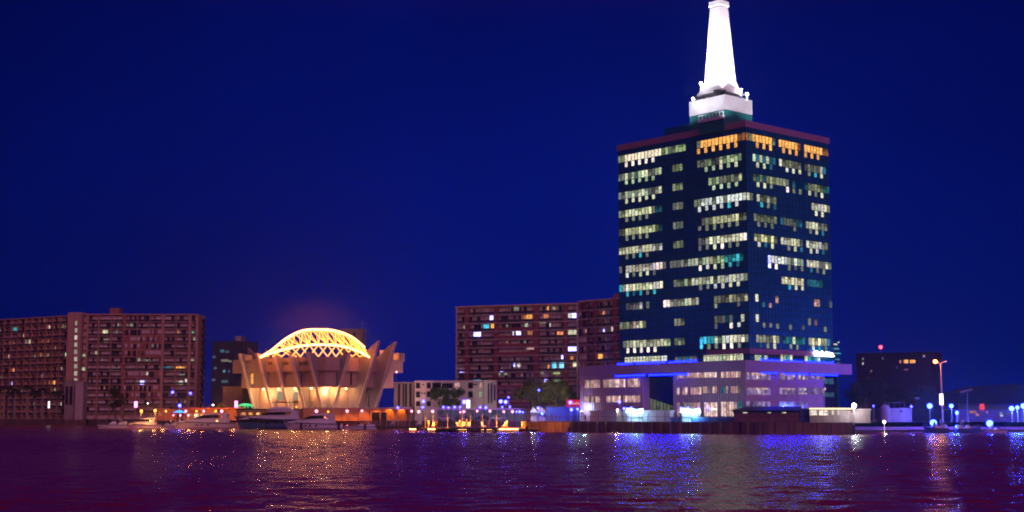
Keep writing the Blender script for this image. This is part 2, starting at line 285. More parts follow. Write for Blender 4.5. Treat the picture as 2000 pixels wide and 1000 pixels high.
RU = [[(0, 'OD'), (2, 'ooooooD'), (10, 'ooooooO'), (18, 'ooooooO'), (25, 'O')], [(2, 'gTyTyTT'), (10, 'cDDDddD'), (18, 'dDDDDcT')], [(2, 'DTDTDyDD'), (10, 'DDd.T'), (18, 'TDdDDDT'), (25, 'T')], [(0, 'cD'), (3, 'cDDcDD'), (20, 'yycyy'), (25, 'D')],
 [(2, 'DDDDDDD'), (10, 'TDDDDTT'), (18, 'yyyyDDD')], [(0, 'cD'), (2, 'DDDyDDD'), (10, 'DyDyDDD'), (18, 'DyyyDDD')], [(2, 'yDyyDyd'), (10, 'ycyyyyd'), (18, 'yyyycDD')], [(6, 'bwcc'), (10, 'ycDDyDD'), (18, 'yyyyDdd'), (24, 'yD')],
 [(10, 'yyyyyyy'), (18, 'TTTTT')], [(2, 'y'), (8, 'p'), (20, 'pp'), (25, 'd')], [(2, 'y'), (18, 'D'), (20, 'p')], [(2, 'DDDDDyD'), (10, 'TTTgTTT'), (18, 'yyyyDDT')]]
RLo = [ev((3, 5, 7, 11, 13, 15, 18, 20, 22), 'o'), {3: 'y', 5: 'g', 7: 'T', 12: 'c', 14: 'y', 16: 'y', 19: 'D', 21: 't', 23: 'y'}, {3: 'y', 5: 'y', 7: 'D', 12: 'w', 14: 'D', 16: 'D', 19: 'y', 21: 'D', 23: 'y'}, {4: 't', 6: 'D', 8: 'T', 21: 'y', 23: 'y'},
 {3: 'D', 5: 'D', 7: 'D', 14: 'D', 19: 'D', 21: 'y', 23: 'T'}, {3: 'D', 5: 'c', 7: 'D', 12: 'D', 14: 'y', 16: 'd', 19: 'y', 21: 'w', 23: 'D'}, {3: 'c', 5: 'T', 7: 'y', 12: 'D', 14: 'y', 16: 'T', 19: 'y', 21: 'c', 23: 'T'}, {6: 'b', 8: 'w', 12: 'D', 14: 'd', 16: 'd', 19: 'T', 21: 'D', 23: 'D'},
 {12: 't', 14: 'y', 16: 'y'}, {4: 'T', 6: 'p'}, {4: 'D', 6: 'd', 8: 'D', 12: 'D', 16: 'd', 23: 'D'}, {3: 'T', 5: 'D', 7: 'y', 12: 'D', 14: 'D', 19: 'c', 21: 't', 23: 'D'}]
LU[9], LU[10] = LU[9], LU[10]
def pane(g, mp, s0, s1, z0, z1, c):
    P = [mp(s0, -.02, z0), mp(s1, -.02, z0), mp(s1, -.02, z1), mp(s0, -.02, z1)]; g.add(P, [(0, 1, 2, 3)], c)
def facade(up, lo, n, pw, mp, secs):
    for k in range(len(up)):
        u = row(up[k], n); zt = z0f-(k-(1 if k > 0 and len(up) == 12 else 0)*0)*FH*10/11*1.0 if False else z0f-k*FH*10/10
        for a, b in secs:
            rm = random.uniform(.6, 1.15) if k else 1; tw_ = (random.uniform(.93, 1.1), 1, random.uniform(.75, 1.25)); g = G()
            for i in range(a, b):
                if u[i] in PAL:
                    c = tuple(x*rm*y for x, y in zip(jit(PAL[u[i]], .28 if u[i] in 'owc' else .5), tw_)); full = random.random() < .7 or u[i] in 'ow'; cut = 0 if full else random.uniform(.2, .55)*UH
                    pane(g, mp, i*pw+.09, (i+1)*pw-.09, zt-UH, zt-cut, c)
                    if not full: pane(g, mp, i*pw+.09, (i+1)*pw-.09, zt-cut, zt, tuple(x*.35 for x in c))
                if i in lo[k]:
                    c = jit(PAL[lo[k][i]], .28); cut = 0 if lo[k][i] in 'ow' else random.uniform(0, .5)*LH
                    pane(g, mp, i*pw+.11, (i+1)*pw-.11, zt-UH-LH+cut*.4, zt-UH-.08, c)
            if g.f: g.build('window', M['lit'], tower)
# twelve lit storeys: pick the eleven pictured spacings
zsave = z0f
facade(LU[:12], LLo[:12], NL, pwL, mapL, [(0, 13), (13, 22), (22, 36)]) if False else None
LU2 = LU[:4]+LU[4:7]+LU[7:12]; 
def merge(a): return a[:5]+a[6:] if len(a) == 12 else a
facade(merge(LU), merge(LLo), NL, pwL, mapL, [(0, 13), (13, 22), (22, 36)])
facade(merge(RU), merge(RLo), NR, pwR, mapR, [(0, 2), (2, 9), (9, 17), (17, 24), (24, 26)])
# band storeys above the canopy
zb1 = FRt.hit(1500, 682)[1]; zb0 = FRt.hit(1500, 692)[1]
g = G(); g.box(TW+.01, TW+.3, -.3, TD+.2, zb0-GZ, zb1-GZ); g.box(TW-11, TW+.3, -.3, -.01, zb0-GZ, zb1-GZ); g.build('band_fascia', M['fascia'], tower)
def strip(px0, px1, py0, py1, fr, mp, chs, name='window', n=None, parent=tower, gap=.07, ma='lit', a=.28):
    s0, zt = fr.hit(px0, py0); s1, _ = fr.hit(px1, py0); zb = fr.hit(px0, py1)[1]; n = n or len(chs); g = G()
    for i in range(n):
        ch = chs[i % len(chs)]
        if ch in PAL: pane(g, mp, s0+(s1-s0)*i/n+gap, s0+(s1-s0)*(i+1)/n-gap, zb, zt, jit(PAL[ch], a))
    return g.build(name, M[ma], parent) if g.f else None
strip(1220, 1303, 698, 708, FL, mapL, 'yycyycyycyyycc'); strip(1318, 1362, 697, 705, FL, mapL, 'dTdTDd'); strip(1373, 1452, 694, 706, FL, mapL, 'yyyyygyyyyyy')
strip(1474, 1499, 693, 704, FRt, mapR, 'gyTc'); strip(1524, 1548, 693, 705, FRt, mapR, 'ygtc'); strip(1571, 1602, 695, 706, FRt, mapR, 'ytTtc')
# rooftop volumes
def roofbox(name, pxl, pyl, pxc, pyc, pxr, zlo, zhi, Yc, ma, parent=tower, cfr=None):
    C = atY(pxc, pyc, Yc); c2 = Vector(C[:2]); a = along(c2, dl, pxl, pyl); b = along(c2, dr, pxr, pyl)
    o = c2+dl*a-Vector(Lc); x = FL.d.dot(o); y = FL.n.dot(o); g = G(); g.box(x, x+a, y, y+b, zlo-GZ, zhi-GZ); ob = g.build(name, ma, parent); return ob, x, x+a, y, y+b
zs1 = atY(1416, 184, 292).z; zs0 = atY(1416, 213, 292).z
_, bx0, bx1, by0, by1 = roofbox('spire_plinth', 1346, 199, 1416, 184, 1469, zs0, zs1, 292, M['wbox'])
g = G(); g.box(bx0+.05, bx1-.05, by0+.05, by1-.05, ZT-1.4-GZ, zs0-GZ); g.build('glazed_base', M['teal'], tower)
Cb = atY(1414, 241, 290.5); zz = atY(1366, 232, 293).z
roofbox('rooftop_plant_room', 1297, 245, 1372, 240, 1392, ZT-1.4, atY(1366, 236, 297).z, 297, M['tglass'])
o_, x0, x1, y0, y1 = roofbox('rooftop_annex', 1366, 230, 1414, 240, 1422, ZT-1.4, atY(1390, 236, 292).z, 289, M['teal'])
zz = atY(1390, 236, 292).z-GZ; g = G(); g.box(x0-.2, x1+.2, y0-.3, y0-.01, zz-.1, zz+.55)
for i in range(8):
    x = x0+(x1-x0)*i/7; g.box(x-.05, x+.05, y0-.25, y0-.15, zz+.55, zz+1.35)
g.box(x0, x1, y0-.24, y0-.16, zz+1.35, zz+1.45); g.build('balcony', M['wbox'], tower)
# spire
cx = (bx0+bx1)/2; cy = (by0+by1)/2; sw = FL.w(cx, cy); Ys = sw.y
def wid(pl, pr): return (pr-pl)/FP*Ys/ (math.cos(aR)+math.sin(aR))*.98
prof = [(187, wid(1359, 1456)), (172, wid(1370, 1445)), (160, wid(1376, 1437)), (120, wid(1378.5, 1432)), (70, wid(1381, 1427)), (14, wid(1385, 1420))]
g = G(); rings = []
for py, ww in prof:
    z = atY(1404, py, Ys).z-GZ; hh = ww/2; rings.append([(cx-hh, cy-hh, z), (cx+hh, cy-hh, z), (cx+hh, cy+hh, z), (cx-hh, cy+hh, z), (cx-hh, cy-hh, z)])
g.loft(rings); zt = rings[-1][0][2]; hh = prof[-1][1]/2
sp_ = g.build('spire', M['spire'], tower)
g = G()
for j in range(26):
    f = j/26; z = rings[2][0][2]*(1-f)+zt*f; w2 = (prof[2][1]*(1-f)+prof[-1][1]*f)/2; g.box(cx-w2-.06, cx+w2+.06, cy-w2-.06, cy+w2+.06, z, z+.16)
g.build('cladding_rib', M['spire'], sp_)
g = G(); g.box(cx-hh-.25, cx+hh+.25, cy-hh-.25, cy+hh+.25, zt, zt+.35)
for i in range(7):
    for sx in (-1, 1):
        t_ = -1+2*i/6; g.box(cx+t_*hh-.12, cx+t_*hh+.12, cy+sx*(hh+.15)-.1, cy+sx*(hh+.15)+.1, zt+.35, zt+1.1); g.box(cx+sx*(hh+.15)-.1, cx+sx*(hh+.15)+.1, cy+t_*hh-.12, cy+t_*hh+.12, zt+.35, zt+1.1)
g.build('crown', M['spire'], sp_)
g = G(); g.tube((cx, cy, zt), (cx, cy, zt+9), .9, .25, 8); g.build('mast', M['spire'], sp_)
for px, py in ((1354, 193), (1369, 163), (1459, 184), (1447, 176)):
    P = atY(px, py, Ys-2); q = P-Vector((Lc.x, Lc.y, GZ)); v = (FL.d.dot(Vector(q[:2])), FL.n.dot(Vector(q[:2])), P.z-GZ)
    g = G(); g.box(v[0]-.22, v[0]+.22, v[1]-.2, v[1]+.2, v[2]-.2, v[2]+.25); g.tube((v[0], v[1], v[2]-.3), (v[0], v[1], v[2]-1.2), .06, .06); g.build('floodlight', E_['F'], tower)
spc = FL.w(cx, cy, 0)
for ax_, ay in ((-1, -.15), (.05, -1), (.75, -.7), (-.7, -.8), (1, .6), (-.9, .8)):
    P = FL.w(cx+ax_*7.5, cy+ay*7.5, zs1+.6); light('SPOT', P, (1, .93, 1), 46000, .4, (spc.x, spc.y, zs1+15), 75, 'floodlight_beam')
    P = FL.w(cx+ax_*14, cy+ay*14, ZT+.6); light('SPOT', P, (.95, .92, 1), 4500, .4, (spc.x, spc.y, zs1+5), 60, 'floodlight_beam')
g = G()
for px in (1356, 1362, 1372, 1384, 1398, 1404, 1408, 1414, 1428, 1440, 1447):
    P = atY(px, 186, Ys-4.6 if 1396 < px < 1420 else Ys-2); q = P-Vector((Lc.x, Lc.y, GZ)); a_, b_ = FL.d.dot(Vector(q[:2])), FL.n.dot(Vector(q[:2])); hgt = .5+.9*(1396 < px < 1415)
    g.box(a_-.35, a_+.35, b_-.3, b_+.3, zs1-GZ, zs1-GZ+hgt)
g.build('rooftop_equipment', M['dark'], tower)
# sign on the tower: letters stand proud of the band
def text(name, body, size, ma, parent, loc, rot, ext=.06, bold=True, align='CENTER'):
    cu = bpy.data.curves.new(name, 'FONT'); cu.body = body; cu.size = size; cu.extrude = ext; cu.align_x = align; cu.resolution_u = 2
    if bold: cu.offset = size*.02
    tmp = bpy.data.objects.new(name, cu); col.objects.link(tmp); dg = bpy.context.evaluated_depsgraph_get(); me = bpy.data.meshes.new_from_object(tmp.evaluated_get(dg)); bpy.data.objects.remove(tmp)
    me.materials.clear(); me.materials.append(ma); o = bpy.data.objects.new(name, me); col.objects.link(o); o.parent = parent; o.location = loc; o.rotation_euler = rot; return o
s0, zb = FRt.hit(1591, 697, -.6); s1, zt_ = FRt.hit(1629, 697, -.6)
sg = text('sign_lettering', 'Deloitte', 1.55, E_['sign'], tower, (TW+.62, (s0+s1)/2-.15, zb+.22-GZ), (R(90), 0, R(90)), .12)
wd = max(v.co.x for v in sg.data.vertices)-min(v.co.x for v in sg.data.vertices); sg.scale = ((s1-s0-.4)/wd, 1, 1)
g = G(); g.ball((TW+.62, s1+.05, zb+.32-GZ), .14); g.build('sign_dot', E_['dot'], tower)
g = G(); g.box(TW+.31, TW+.45, s0, s1, zb+.3-GZ, zb+.45-GZ); g.build('sign_bracket', M['dark'], tower)
# ------------------------------------------------------------------ podium with canopy
Pc = atY(1455, 703, 278); PZ = Pc.z; pc = Vector(Pc[:2]); PW = along(pc, dl, 1133, 714); PD = along(pc, dr, 1663, 712); PD2 = along(pc, dr, 1614, 740)
Lp = pc+dl*PW; PL = Fr(Lp, pc); PR = Fr(pc, pc+dr*PD)
pod = empty('podium_building', 'four-storey ribbed podium with a broad flat pink fascia around the foot of the tower', 'building', (Lp.x, Lp.y, GZ), PL.rz)
def mpL(s, off, z): return (s, off, z-GZ)
def mpR(s, off, z): return (PW-off, s, z-GZ)
zf = PL.hit(1455, 725)[1]
g = G(); g.box(-.1, PW+.1, -.1, PD, zf-GZ, PZ-GZ); g.build('canopy_fascia', M['fascia'], pod)
sg0 = PL.s(1255); sg1 = PL.s(1316)
g = G(); g.box(0, sg0, .1, PD2-1, 0, zf-GZ); g.box(sg1, PW-.1, .1, PD2-1, 0, zf-GZ); g.box(sg0, sg1, 2.2, PD2-1, 0, zf-GZ, m=1); g.box(5, PW-3.2, PD2-1, PD-1, 0, zf-GZ, m=1); g.build('wall', [M['screen'], M['glass']], pod)
g = G()
for a, b in ((0, sg0), (sg1, PW-.1)):
    n = int((b-a)/.55)
    for i in range(n+1):
        x = a+(b-a)*i/n; g.box(x-.05, x+.05, .0, .1, 0, zf-GZ-.01)
n = int(PD2/.55)
for i in range(n): y = .1+i*.55; g.box(PW-.1, PW, y-.05, y+.05, 0, zf-GZ-.01)
g.build('facade_rib', M['screen2'], pod)
for d_ in ((1140, 1252),):
    strip(1142, 1172, 743, 758, PL, mpL, 'ppDpppp', 'window', None, pod, .05, 'litp'); strip(1178, 1250, 741.5, 757, PL, mpL, 'pppsppsspps.pppssp', 'window', None, pod, .05, 'litp')
    strip(1142, 1172, 775, 786, PL, mpL, 'ppdpdpp', 'window', None, pod, .05, 'litp'); strip(1184, 1250, 773.5, 786, PL, mpL, 'pspspps.pspppspp', 'window', None, pod, .05, 'litp')
for a, b, t0, t1, ch in ((1322, 1400, 725.5, 739, 'pppdppppsppsssss'), (1408, 1447, 725, 738, 'spspppsp'), (1322, 1370, 757, 771, 's.ps.ppps'), (1372, 1401, 755, 768, 'ppd.sp'), (1408, 1446, 755, 768, 'TTp.pppd'), (1322, 1368, 787, 814, 'p.pdppp'), (1375, 1401, 786, 814, 'ssssss'), (1408, 1450, 785, 813, 'sspsspTT')):
    strip(a, b, t0, t1, PL, mpL, ch, 'window', None, pod, .06, 'litp', .2)
def strip2(px0, px1, py0, py1, ch): strip(px0, px1, py0, py1, PR, mpR, ch, 'window', None, pod, .05, 'litp', .35)
for a in ((1458, 1500, 728, 733, 'p.ppspspp'), (1475, 1486, 733, 740, '.ss.'), (1524, 1552, 729, 733, 'p.ppppp'), (1560, 1571, 726, 741, 's.s'), (1583, 1602, 735, 738, 'p.p'), (1463, 1500, 757, 760, 'ppspps'), (1476, 1486, 760, 769, '.ws'), (1527, 1550, 758, 761, 'pppspp'), (1561, 1575, 758, 762, 'c.c'), (1561, 1576, 767, 770, 'ssps'), (1548, 1552, 731, 737, 's'), (1610, 1613, 757, 762, 's')): strip2(*a)
PAL['l'] = (.3, .2, .38); PAL['L'] = (.16, .1, .26)
for a in ((1458, 1505, 727, 741, 'lLllLlLl'), (1522, 1554, 728, 741, 'LlLllL'), (1558, 1578, 729, 741, 'lLl'), (1583, 1611, 729, 741, 'LLlLL'), (1458, 1505, 757, 771, 'LllLlllL'), (1522, 1554, 757, 770, 'lLlLLl'), (1558, 1578, 757, 770, 'LlL'), (1583, 1611, 757, 770, 'LlLLl'), (1458, 1505, 784, 797, 'lLlLllLl'), (1522, 1578, 784, 797, 'LlLlLLlL')): strip(*a[:4], PR, lambda s_, o_, z_: (PW+.012, s_, z_-GZ), a[4], 'window', None, pod, .05, 'litp', .3)
PB = Fr(pc+dr*(PD2-1)+dl*3.2, pc+dr*(PD-1)+dl*3.2)
for t0, t1 in ((737, 748), (765, 774)):
    g = G(); s_ = PD2-.8
    zt1 = zat(t0, 292); zt0 = zat(t1, 292); n = 10
    for i in range(n): y = s_+(PD-2-s_)*i/n; g.add([mpR(y+.1, 3.17, zt0), mpR(y+.7, 3.17, zt0), mpR(y+.7, 3.17, zt1), mpR(y+.1, 3.17, zt1)], [(0, 1, 2, 3)], jit((.04, .1, .14)))
    g.build('window', M['litp'], pod)
# entrance glazing in the gap with its slanted lit strip
g = G(); n = 9
for i in range(n):
    a = sg0+(sg1-sg0)*i/n; zt1 = 7.0-2.2*i/n
    g.add([mpL(a+.1, 2.17, 4.2), mpL(a+(sg1-sg0)/n-.1, 2.17, 4.2), mpL(a+(sg1-sg0)/n-.1, 2.17, zt1-.24), mpL(a+.1, 2.17, zt1)], [(0, 1, 2, 3)], jit((.08, .09, .05)))
g.build('window', M['litp'], pod)
# blue LED strips above and below the fascia
def led(px0, px1, fr, mp, z, off=-.35, n=1):
    a = fr.s(px0); b = fr.s(px1); g = G()
    P = [mp(a, off, z), mp(b, off, z), mp(b, off, z+.24), mp(a, off, z+.24)]; Q = [mp(a, off+.12, z), mp(b, off+.12, z), mp(b, off+.12, z+.24), mp(a, off+.12, z+.24)]
    g.add(P+Q, [(0, 1, 2, 3), (4, 5, 6, 7), (0, 1, 5, 4), (3, 2, 6, 7), (0, 3, 7, 4), (1, 2, 6, 5)]); g.build('led_strip', E_['led'], pod)
    g = G(); P = [mp(a, off+.13, z-.1), mp(b, off+.13, z-.1), mp(b, off+.13, z+.3), mp(a, off+.13, z+.3)]; Q = [mp(a, off+.18, z-.1), mp(b, off+.18, z-.1), mp(b, off+.18, z+.3), mp(a, off+.18, z+.3)]
    g.add(P+Q, [(0, 1, 2, 3), (4, 5, 6, 7), (0, 1, 5, 4), (3, 2, 6, 7), (0, 3, 7, 4), (1, 2, 6, 5)]); 
    if z < PZ: P = [mp(a, off-.06, z+.26), mp(b, off-.06, z+.26), mp(b, off+.13, z+.26), mp(a, off+.13, z+.26)]; g.add(P+[(p_[0], p_[1], p_[2]+.05) for p_ in P], [(0, 1, 2, 3), (4, 5, 6, 7), (0, 1, 5, 4), (3, 2, 6, 7), (0, 3, 7, 4), (1, 2, 6, 5)])
    g.build('led_light_shield', M['dark'], pod)  # shield added to keep the strip's blue light off the podium
for a, b in ((1206, 1236), (1242, 1300), (1306, 1362)): led(a, b, PL, mpL, PZ+.03, .1)
for a, b in ((1205, 1262), (1270, 1345)): led(a, b, PL, mpL, zf-.34)
for a, b in ((1490, 1528), (1534, 1572), (1578, 1632)): led(a, b, PR, mpR, PZ+.03, .1)
for a, b in ((1490, 1518), (1532, 1576), (1582, 1636)): led(a, b, PR, mpR, zf-.34)
g = G(); zb_ = PL.hit(1210, 700)[1]
# ------------------------------------------------------------------ apartment blocks
def apartment(name, label, A, B, zt, depth, nf, fh, secs, lits, mats, top=.9, piers=(), base=GZ, gable=None, para=.95, bays=None, seed=1, rh=.5):
    rnd = random.Random(seed); fr = Fr(A, B); root = empty(name, label, 'apartment block', (A[0], A[1], base), fr.rz)
    Ht = zt-base; d = 1.4
    g = G(); g.box(.02, fr.L-.02, d, depth, 0, Ht-.1); g.build('wall', M['room'], root)
    g = G(); g.box(-.2, fr.L+.2, -.1, depth+.1, Ht-rh, Ht); g.build('roof', mats['roof'], root)
    for k in range(nf):
        z = Ht-rh-(k+1)*fh
        if z < -.2: break
        g = G(); g.box(0, fr.L, -.06, d-.01, z-.18, z+.12); g.build('floor_slab', mats['slab'], root)
    for (px, wd_, mk) in piers:
        s = fr.s(px); g = G(); s = min(max(s, wd_/2), fr.L-wd_/2); g.box(s-wd_/2, s+wd_/2, -.03, d-.02, 0, Ht-rh-.003); g.build('pillar', M[mk], root)
    for px0, px1, style, nb in secs:
        a = max(.1, fr.s(px0)); b = min(fr.L-.1, fr.s(px1))
        for k in range(nf):
            z = Ht-rh-(k+1)*fh+.12
            if z < -.1: break
            st = style[k % len(style)] if len(style) > 1 else style
            g = G()
            if st == 'k': g.box(a, b, -.02, .35, z-.3, z+para+.15); g.build('balcony', mats['band'], root)
            elif st == 'b':
                g.box(a, b, .0, .1, z+.13, z+para)
                g.build('balcony', M['rail'], root)
            elif st == 'c': g.box(a, b, -.02, d-.05, z-.1, z+fh-.26); g.build('balcony', mats['band'], root)
            g = G(); yb = d-.06 if st != 'c' else -.05
            for j in range(nb):
                x0 = a+(b-a)*j/nb; bw = (b-a)/nb; x = x0+.15
                while x < x0+bw-.4:
                    wv = rnd.uniform(.6, 1.3); wv = min(wv, x0+bw-.1-x); q = rnd.random(); h1 = z+fh-.55
                    mi = 0 if q < .3 else (1 if q < .72 else 2)
                    if rnd.random() < .03: g.box(x+.1, x+wv-.1, yb-.03, yb+.02, z+1, h1-.1, jit(PAL[rnd.choice('DDOdgpcm')], .4), 2)
                    if mi < 2: g.box(x+.04, x+wv-.04, yb, yb+.05, z+(.1 if q < .3 else .95), h1, m=mi)
                    x += wv+.05
            if g.f: g.build('window', [M['glass'], M['curtain'], M['lit']], root)
            for j in range(1, nb):
                x0 = a+(b-a)*j/nb
                if st in 'b': g = G(); g.box(x0-.08, x0+.08, .02, d-.1, z, z+fh-.25); g.build('partition_wall', mats['slab'], root)
    for px, py, wv, hv, ch in lits:
        s, z = fr.hit(px, py, d-.2); s1 = fr.hit(px+wv, py, d-.2)[0]; z1 = fr.hit(px, py+hv, d-.2)[1]; n = max(1, round((s1-s)/1.1)); g = G()
        for i in range(n):
            if ch == 'b' or rnd.random() < .85: g.box(s+(s1-s)*i/n+.05, s+(s1-s)*(i+1)/n-.05, d-.26, d-.2, z1-base, z-base, jit(PAL[ch], .3))
        if g.f: g.build('window', M['lit'], root)
    return root, fr
mr = dict(roof=M['tan'], slab=M['tan'], band=M['brick'])
A = atZ(-70, 630.5, 45.6); B = atZ(128, 616, 46.2)
apL, fr = apartment('apartment_block', 'dim brown long apartment wing at the far left, its roof edge sinking leftward', (A.x, A.y), (B.x, B.y), 46.2, 13, 14, 3.0,
  [(-60, 0, 'b', 4), (1, 62, 'b', 4), (63, 125, 'b', 4)],
  [(27, 640, 13, 8, 't'), (93, 636, 5, 6, 's'), (113, 634, 11, 8, 'D'), (19, 667, 8, 8, 'm'), (51, 664, 6, 9, 'b'), (57, 664, 9, 7, 'y'), (82, 663, 13, 7, 'O'), (10, 693, 15, 8, 'p'), (73, 690, 8, 7, 'O'), (83, 691, 12, 6, 'D'), (40, 718, 12, 7, 'd'), (86, 731, 4, 6, 'b'), (94, 744, 14, 9, 'o'), (20, 746, 4, 6, 'b'), (42, 759, 9, 6, 'c'), (60, 693, 10, 5, 'd')],
  dict(roof=M['tan'], slab=M['tan'], band=M['brick']), piers=[(x, .7, 'tan') for x in (-60, -45, -30, -15, 1, 15, 28, 42, 55, 69, 83, 97, 111)], seed=3)
A = atZ(163, 613, 46.4); B = atZ(386, 613, 46.4)
secs = [(165, 187, 'b', 1), (188, 236, 'b', 2), (239, 312, 'bbccccbbcbccbb', 3), (315, 365, 'b', 2), (368, 385, 'b', 1)]
apR, fr = apartment('apartment_block', 'brown apartment block with a pale gable end and balcony rows left of the arched hall', (A.x, A.y), (B.x, B.y), 46.4, 13, 14, 2.95, secs,
  [(201, 645, 10, 9, 'y'), (244, 633, 4, 6, 'w'), (254, 632, 6, 7, 'D'), (249, 660, 14, 7, 't'), (257, 648, 3, 5, 't'), (192, 662, 3, 5, 'D'), (203, 662, 8, 7, 'D'), (256, 688, 3, 8, 'w'), (312, 716, 22, 7, 'T'), (341, 716, 20, 7, 'o'), (367, 701, 12, 8, 'D'), (370, 647, 13, 5, 'G'), (352, 730, 8, 6, 'D'), (264, 745, 8, 7, 'D'), (274, 744, 8, 8, 'b'), (341, 746, 6, 6, 'G'), (350, 744, 8, 7, 'c'), (160, 692, 7, 6, 'g'), (160, 718, 7, 6, 'g'), (212, 718, 20, 6, 'd'), (236, 772, 24, 7, 'p'), (283, 702, 12, 5, 'D')],
  mr, piers=[(165, .8, 'tan'), (187, .6, 'tan'), (237.5, 1.4, 'brick'), (313.5, 1.2, 'tan'), (366.5, 1.2, 'tan'), (384.5, .7, 'tan'), (212, .3, 'tan'), (263, .3, 'tan'), (288, .3, 'tan'), (339, .3, 'tan')], seed=4)
g = G(); g.box(fr.L, fr.L+.35, 0, 13.1, 0, 44.4-.02); g.build('gable_wall', M['tan'], apR)
g = G(); s0 = fr.s(204); s1 = fr.s(223); g.box(s0, s1, 3, 8, 44.4, 47.2); g.build('rooftop_room', M['brick'], apR)
g = G()
for k in range(13):
    z = 42-k*3; g.box(fr.L+.35, fr.L+1.3, 6, 11.5, z-.1, z+.1); g.box(fr.L+1.25, fr.L+1.3, 6, 11.5, z, z+1)
    g.prism([(fr.L+.5, 6.2, z), (fr.L+.5, 11.3, z-2.9), (fr.L+.5, 11.3, z-2.6), (fr.L+.5, 6.2, z+.3)], (.7, 0, 0))
g.build('fire_escape', M['rail'], apR)
# stair tower between the wings, its own volume of the right block
sA = fr.s(127); g = G(); g.box(sA, -.1, -.8, 9, 0, 45.0); g.build('stair_tower', M['tan'], apR)
g = G(); a = fr.s(139); g.box(a, fr.s(141.5), -.95, -.801, 0, 44.5); g.box(fr.s(153), fr.s(155.5), -.95, -.801, 0, 44.5); g.build('stair_tower_pilaster', M['conc'], apR)
for k in range(9):
    s, z = fr.hit(145, 627+14*k, -.8); g = G(); g.box(s, s+1.3, -.83, -.803, z-1.8-GZ, z-GZ, jit((.36, .35, .27), .25) if k != 2 else (.7, .66, .5)); g.build('window', M['lit'], apR)
# middle block behind the podium
Z = zat(591, 478); A = atZ(890, 598.4, Z); B = atZ(1130, 591, Z); C = atZ(1222, 583.5, Z)
ms = dict(roof=M['tan'], slab=M['pale'], band=M['redband'])
apM, fr = apartment('apartment_block', 'red and beige apartment block with lit rooms, behind the leafy tree and low white flats', (A.x, A.y), (B.x, B.y), Z, 14, 12, 2.82,
  [(892, 909, 'b', 1), (913, 966, 'b', 2), (970, 1045, 'bbkkkkbbbkkkk'[:12], 3), (1050, 1103, 'b', 2), (1107, 1127, 'b', 1)],
  [(957, 617, 6, 9, 'b'), (945, 634, 10, 8, 'C'), (959, 632, 6, 9, 'o'), (925, 648, 14, 9, 'b'), (1008, 646, 9, 8, 'b'), (1028, 615, 17, 9, 'o'), (1018, 616, 10, 8, 'O'), (1025, 632, 6, 7, 'g'), (1001, 647, 3, 8, 'c'), (1030, 647, 11, 7, 'O'), (1023, 678, 22, 5, 'p'), (1003, 709, 3, 7, 'b'), (1010, 709, 6, 8, 'c'), (898, 723, 10, 5, 'b'), (928, 724, 8, 9, 'C'), (977, 722, 5, 5, 'b'), (971, 729, 20, 4, 'D'), (1062, 613, 9, 8, 'm'), (1069, 599, 3, 10, 'o'), (1108, 612, 8, 9, 'c'), (1117, 612, 9, 9, 'b'), (1088, 648, 12, 6, 'm'), (1109, 643, 18, 12, 'y'), (1096, 692, 4, 9, 'b'), (1108, 676, 20, 10, 'b'), (1076, 708, 27, 11, 'C'), (1109, 708, 8, 8, 'y'), (1119, 706, 9, 10, 'y'), (1055, 722, 8, 9, 'D'), (1080, 725, 14, 6, 'G'), (1063, 738, 6, 9, 'b'), (1082, 740, 12, 6, 'G'), (902, 739, 9, 3, 'y'), (925, 740, 14, 3, 'C'), (955, 739, 10, 3, 'c'), (985, 755, 6, 3, 'p'), (1004, 600, 10, 7, 'D'), (1052, 628, 14, 4, 'D')],
  ms, piers=[(891, .5, 'pale'), (911, 1.4, 'redband'), (968, 1.3, 'redband'), (1047.5, 1.6, 'redband'), (1105, 1.3, 'redband'), (1128, .5, 'pale')], seed=5)
d2 = Fr((B.x, B.y), (C.x, C.y))
apM2, fr2 = apartment('apartment_block', 'brick stair bay and balconies close against the dark tower, angled toward the water', (B.x, B.y), (C.x, C.y), Z+.6, 14, 12, 2.9,
  [(1130, 1147, 'c', 1), (1148, 1160, 'b', 1), (1164, 1201, 'b', 2), (1204, 1215, 'b', 1)],
  [(1131, 612, 14, 8, 'g'), (1139, 630, 7, 6, 'o'), (1140, 660, 6, 8, 'b'), (1131, 675, 15, 8, 'g'), (1131, 708, 15, 7, 'y'), (1178, 608, 6, 10, 'm'), (1175, 612, 8, 5, 'O'), (1178, 643, 5, 5, 'b'), (1194, 639, 8, 8, 'c'), (1168, 692, 9, 9, 'o'), (1131, 644, 13, 6, 'G')],
  ms, piers=[(1162, 1.3, 'redband'), (1202, 1.4, 'redband')], seed=6)
g = G(); s0 = fr2.s(1188); g.box(s0, fr2.s(1200), 3, 8, Z-GZ, Z-GZ+2.3); g.build('rooftop_room', M['brick'], apM2)
